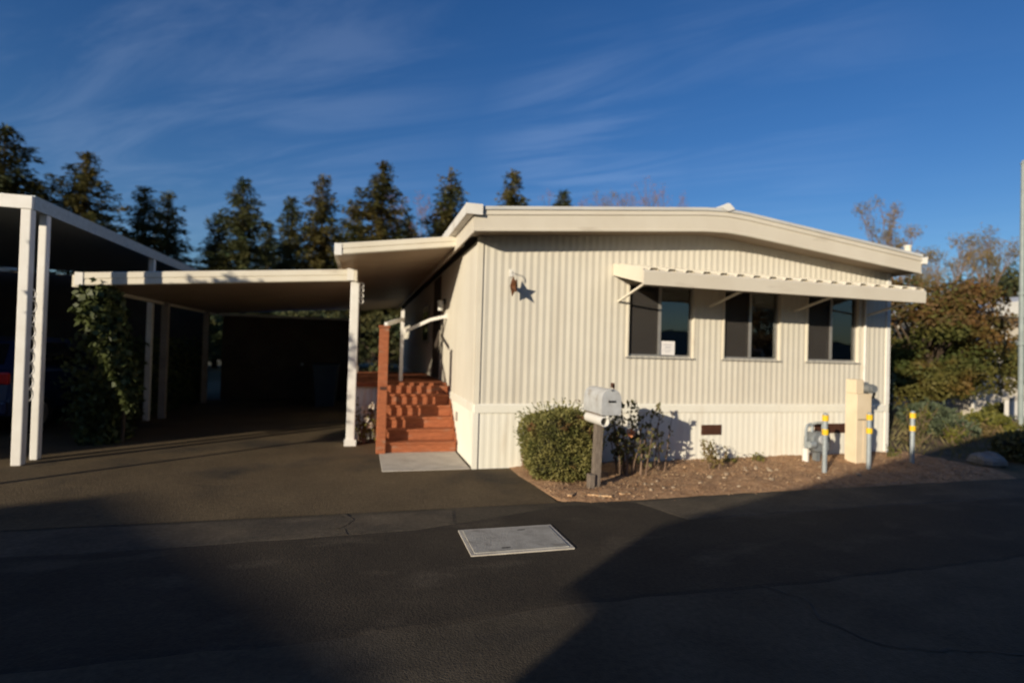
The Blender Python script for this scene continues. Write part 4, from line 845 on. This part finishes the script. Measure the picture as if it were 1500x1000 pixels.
T = [ # pixel of the tip, distance Y, variant, width factor, label
 ((8, 190), 24, 1, 1.15, 'tall dark conifer above the front corner of the neighbour carport'),
 ((127, 230), 25, 4, 1.05, 'broad dark conifer above the side gutter of the neighbour carport'),
 ((213, 278), 27, 3, 1.0, 'conifer with a twin behind it over the rear end of the neighbour gutter'),
 ((247, 284), 29, 2, .95, 'smaller twin conifer leaning in from behind at the rear neighbour gutter'),
 ((322, 312), 30, 0, 1.0, 'short pale conifer in front of a dark tall one behind the low carport'),
 ((358, 266), 28, 1, .95, 'dark bluish full conifer standing behind the middle of the low carport'),
 ((428, 292), 33, 3, .95, 'thin topped open conifer left of the forked twins behind the low carport'),
 ((474, 260), 30, 2, .90, 'conifer with a loose open top behind the right end of the low carport'),
 ((562, 243), 29, 4, .95, 'broad olive conifer rising behind the outer end of the porch cover'),
 ((600, 318), 36, 3, .8, 'half hidden conifer between the two behind the porch cover'),
 ((660, 250), 31, 0, 1.0, 'slender olive conifer behind the porch cover next to the house gutter'),
 ((752, 253), 33, 2, .95, 'conifer top showing above the house roof nearest the gutter corner'),
 ((826, 283), 36, 3, .9, 'small conifer tip peeping above the flat part of the house roof'),
 ((395, 330), 36, 1, .9, 'low dark conifer filling the gap between trees behind the carport'),
 ((520, 300), 35, 2, 1.0, 'rear conifer filling the gap behind the porch cover end'),
]
def at(px, py, Y):
    d = fwd + rgt * ((px - 750) / 794.46) - upv * ((py - 500) / 794.46); t = (Y - CAM.y) / d.y; return CAM + d * t
for k, ((px, py), Y, var, wf, lab) in enumerate(T):
    tip = at(px, py, Y); H = tip.z + .2
    e = empty('conifer_tree', (tip.x, tip.y, -.1), lab, 'conifer', GRP)
    s = H / 13.0
    inst('crown', CON[var][0], e.location, e, (s * wf * 1.22, s * wf * 1.22, s), (0, 0, k * 1.7)); inst('trunk', CON[var][1], e.location, e, (s, s, s), (0, 0, k * 1.7))
def bare_tree(name, tip, H, spread, lm, seed, label, nl, lean=0, group=None, depth=4):
    r = random.Random(seed); base = Vector((tip.x, tip.y, -.1)); e = empty(name, base, label, 'tree', group); tb = MB(); lv = MB()
    def grow(p_, d, ln, rad, lev):
        q = p_ + d * ln; md = p_.lerp(q, .5) + rv(r) * ln * .06; tb.tube([p_, md, q], [rad, rad * .82, rad * .6], 5 if lev < 2 else 4, False)
        if lev >= depth:
            for _ in range(nl):
                o = q + rv(r) * .5 * r.random() ** .5; leaf(lv, o, r.uniform(.07, .16), r.uniform(.05, .10), rv(r), rv(r))
            return
        for k in range(3 if lev < 2 else r.choice((2, 3))):
            nd = (d + rv(r) * spread * (.7 + .12 * lev) + Vector((0, 0, .18))).normalized(); grow(p_.lerp(q, r.uniform(.7, 1)), nd, ln * r.uniform(.6, .85), rad * .58, lev + 1)
    grow(base, Vector((lean, 0, 1)).normalized(), H * .33, H * .011, 0)
    zt = max(v[2] for v in tb.v); k_ = (tip.z + .1) / (zt + .1)
    for q_ in (tb, lv): q_.v = [tuple(base + (Vector(v) - base) * k_) for v in q_.v]
    tb.build('trunk', TWIG, e)
    if nl: lv.build('crown', lm, e)
    return e
for k, (px, py, Y, lm, nl, lab) in enumerate(((600, 284, 34, PINK, 3, 'reddish leaved tree among the conifers behind the porch cover'), (852, 281, 36, PINK, 1, 'nearly bare reddish tree top just right of the small conifer tip'), (893, 274, 38, SPARSE, 3, 'sparse brown tree top above the flat of the roof'), (955, 268, 37, PINK, 1, 'bare pinkish branched tree above the roof left of the ridge'))):
    tip = at(px, py, Y); bare_tree('bare_tree', tip, tip.z * 1.28, .55, lm, 200 + k, lab, nl * 8 + 10)
for k, (px, py, Y, lm, nl, lab) in enumerate(((1318, 288, 16, SPARSE, 16, 'tall thin autumn tree behind the right roof gutter'), (1385, 352, 15, SPARSE, 16, 'lower half bare tree between the tall autumn tree and the maple top'), (1440, 338, 18, SPARSE, 16, 'wispy autumn tree rising beyond the white neighbour house'), (1350, 372, 20, SPARSE, 16, 'small brown leaved tree directly behind the maple'))):
    tip = at(px, py, Y); bare_tree('autumn_tree', tip, tip.z * 1.16, .30, lm, 220 + k, lab, nl * 3, 0)
# wooded rise beyond the houses on the right
b = MB(); n = 60
for i in range(n + 1):
    x = 30 + 190 * i / n
    for j, (yy, zz) in enumerate(((26, -.5), (40, 4), (60, 9), (90, 13), (130, 12), (180, -1))): b.v.append((x, yy + x * .1, (zz if 0 < j < 5 else -1) * min(1, max(0.02, (x - 30) / 40)) * (1 + .25 * mn.noise((x * .05, j, 0))) - .3))
for i in range(n):
    for j in range(5): b.f.append((i * 6 + j, (i + 1) * 6 + j, (i + 1) * 6 + j + 1, i * 6 + j + 1))
struct(b.build('hill', HILLF, smooth=True))
for k, (px, py, Y, lab) in enumerate(((1476, 392, 24, 'dark round tree on the rise beyond the white neighbour house'), (1530, 375, 26, 'larger dark tree on the rise past the light pole'), (1425, 408, 26, 'rusty round tree behind the top of the maple'))):
    tip = at(px, py, Y); r = random.Random(300 + k); H = tip.z; bl = [((r.uniform(-.28, .28) * H, r.uniform(-.25, .25) * H, r.uniform(.35, .9) * H), r.uniform(.12, .2) * H) for _ in range(20)]
    broadleaf('round_tree', (tip.x, tip.y, -.1), H, H * .3, bl, (NEEDLE2, NEEDLE2, MAPLETOP)[k], lab, 'tree', 310 + k, 110, .30, .22)
# dense hedge row far behind the carports and house
for k, (x, y, s, lab) in enumerate(((-9.5, 19, 1.0, 'tall background shrub behind the neighbour carport'), (-4.5, 19.5, 1.05, 'tall background shrub behind the storage shed'), (-0.6, 18.5, 1.0, 'tall background shrub seen between carport post and house'), (-14.5, 20, 1.1, 'tall background shrub farther behind the neighbour carport'))):
    r = random.Random(400 + k); bl = [((r.uniform(-2.2, 2.2), r.uniform(-.9, .9), r.uniform(.4, 3.2)), r.uniform(.6, 1.0)) for _ in range(16)]
    broadleaf('background_shrub', (x, y, -.05), 3.8 * s, 1.0, bl, NEEDLE2, lab, 'shrub', 410 + k, 190, .22, .16)

# ------------------------------------------------------------------ houses across the road, behind the viewer (they cast the road shadows)
def across(name, x0, x1, xp, ze, zp, y, y2, lab, fas):
    h = empty(name, ((x0 + x1) / 2, y, 0), lab, 'house')
    MB().prism([(x0 + .5, 0), (x1 - .5, 0), (x1 - .5, ze), (xp, zp - .12), (x0 + .5, ze)], 'y', y2, y - .02).build('wall', WALLGREEN, h)
    rfp = [(x0, ze - fas), (x0 + .12, ze - fas), (x0 + .12, ze - .08), (xp, zp - .1), (x1 - .12, ze - .08), (x1 - .12, ze - fas), (x1, ze - fas), (x1, ze + .02), (xp, zp), (x0, ze + .02)]
    b = MB(); 
    for yy in (y2 - .3, y + .001): b.v += [(p_[0], yy, p_[1]) for p_ in rfp]
    k = len(rfp); b.f = [(i, (i + 1) % k, k + (i + 1) % k, k + i) for i in range(k)]
    b.f += [(k + 0, k + 1, k + 2, k + 9), (k + 9, k + 2, k + 3, k + 8), (k + 8, k + 3, k + 4, k + 7), (k + 7, k + 4, k + 5, k + 6), (9, 2, 1, 0), (8, 3, 2, 9), (7, 4, 3, 8), (6, 5, 4, 7)]
    b.build('roof', SHINGLE, h)
    for q in (.25, .55, .78):
        xx = x0 + (x1 - x0) * q; wv = MB().box(xx - .6, xx + .6, y - .019, y + .02, 1.2, 2.2).build('window', WHITE, h); MB().box(xx - .52, xx + .52, y + .021, y + .026, 1.28, 2.12).build('pane', GLASS, wv)
    return h
across('house_across_road', -8.05, 2.6, -2.9, 2.80, 4.35, -10.0, -24, 'olive gabled house across the road behind the viewer', .38)
across('house_across_road', -26.0, -12.3, -19.2, 3.30, 4.7, -13.0, -27, 'wide low house across the road opposite the neighbour carport', .25)

def sun_blocker(x, y, zc, rx, rz, label, seed):
    e = shell_bush('sun_block_tree', (x, y, zc - rz), rx * 2, rx * 2, rz * 2, 3800, .10, .06, VINE, seed, label, 'tree', 5.0, .95)
    MB().tube([(x, y, -.02), (x + .03, y, zc * .5), (x, y, zc)], [.05, .045, .03], 8).build('trunk', BARK, e)
sun_blocker(-7.95, -2.2, 2.87, .60, .98, 'unseen clipped tree on a bare stem, added to shade the porch deck and carport', 91)  # unseen tree, its dense crown shaped to block sun from deck and carport
ACR = [(46, -20, 15), (52, -22, 15), (-1.5, -29, 15), (3, -31, 17), (-5.5, -33, 16), (-36, -7, 13), (-41, -3, 15), (-40, 4, 14)]  # unseen conifers added to block part of the sky light
for k, (x, y, H) in enumerate(ACR):
    e = empty('conifer_tree', (x, y, -.1), 'unseen conifer added behind the houses across the road to cut sky light' if y < -10 else 'unseen conifer added beyond the neighbour house to cut sky light', 'conifer', 'added sky blocking conifers across the road' if y < -10 else 'added sky blocking conifers beyond the neighbour house')
    q = H / 13.0; inst('crown', CON[k % 5][0], e.location, e, (q * 1.15, q * 1.15, q), (0, 0, k * 2.1)); inst('trunk', CON[k % 5][1], e.location, e, (q, q, q))

r = random.Random(500)
MIX = [(9.3, .55, .4, LIME, 'weedy yellow green plant between the third bollard and the sage shrub'), (9.9, .75, .45, SAGE, 'pale sage plant at the yard edge behind the shaded soil'), (10.9, 1.05, .35, SPARSE, 'dry brown plant in front of the sage shrub'), (11.9, 1.0, .4, LIME, 'yellow green plant before the low yellow green shrub'), (8.8, .9, .5, ROSE, 'dark green plant close to the house corner'), (12.5, 1.35, .45, ROSE, 'dark leafy plant at the foot of the garden wall'), (9.6, 1.5, .7, LIME, 'taller yellow leaved plant between the two sage shrubs'), (8.3, .5, .3, WEED, 'straw coloured tuft at the house corner base')]
for k, (x, y, hh, m, lab) in enumerate(MIX): stems_plant('yard_plant', (x, y, yardz(x, y)), 14, hh, .32, 22, .085, .04, m, TWIG, lab, 'plant', 510 + k)

across('house_across_road', 13.0, 44.0, 26.0, 2.7, 3.75, -31.0, -42, 'long low house far across the road opposite the windows', .25)
r = random.Random(601); broadleaf('round_tree', (23.6, -22, -.05), 6.2, 1.8, [((r.uniform(-1.6, 1.6), r.uniform(-1.4, 1.4), r.uniform(2.4, 5.4)), r.uniform(.6, 1.0)) for _ in range(18)], MAPLETOP, 'rusty round tree standing across the road before the long low house', 'tree', 602, 260, .2, .15)
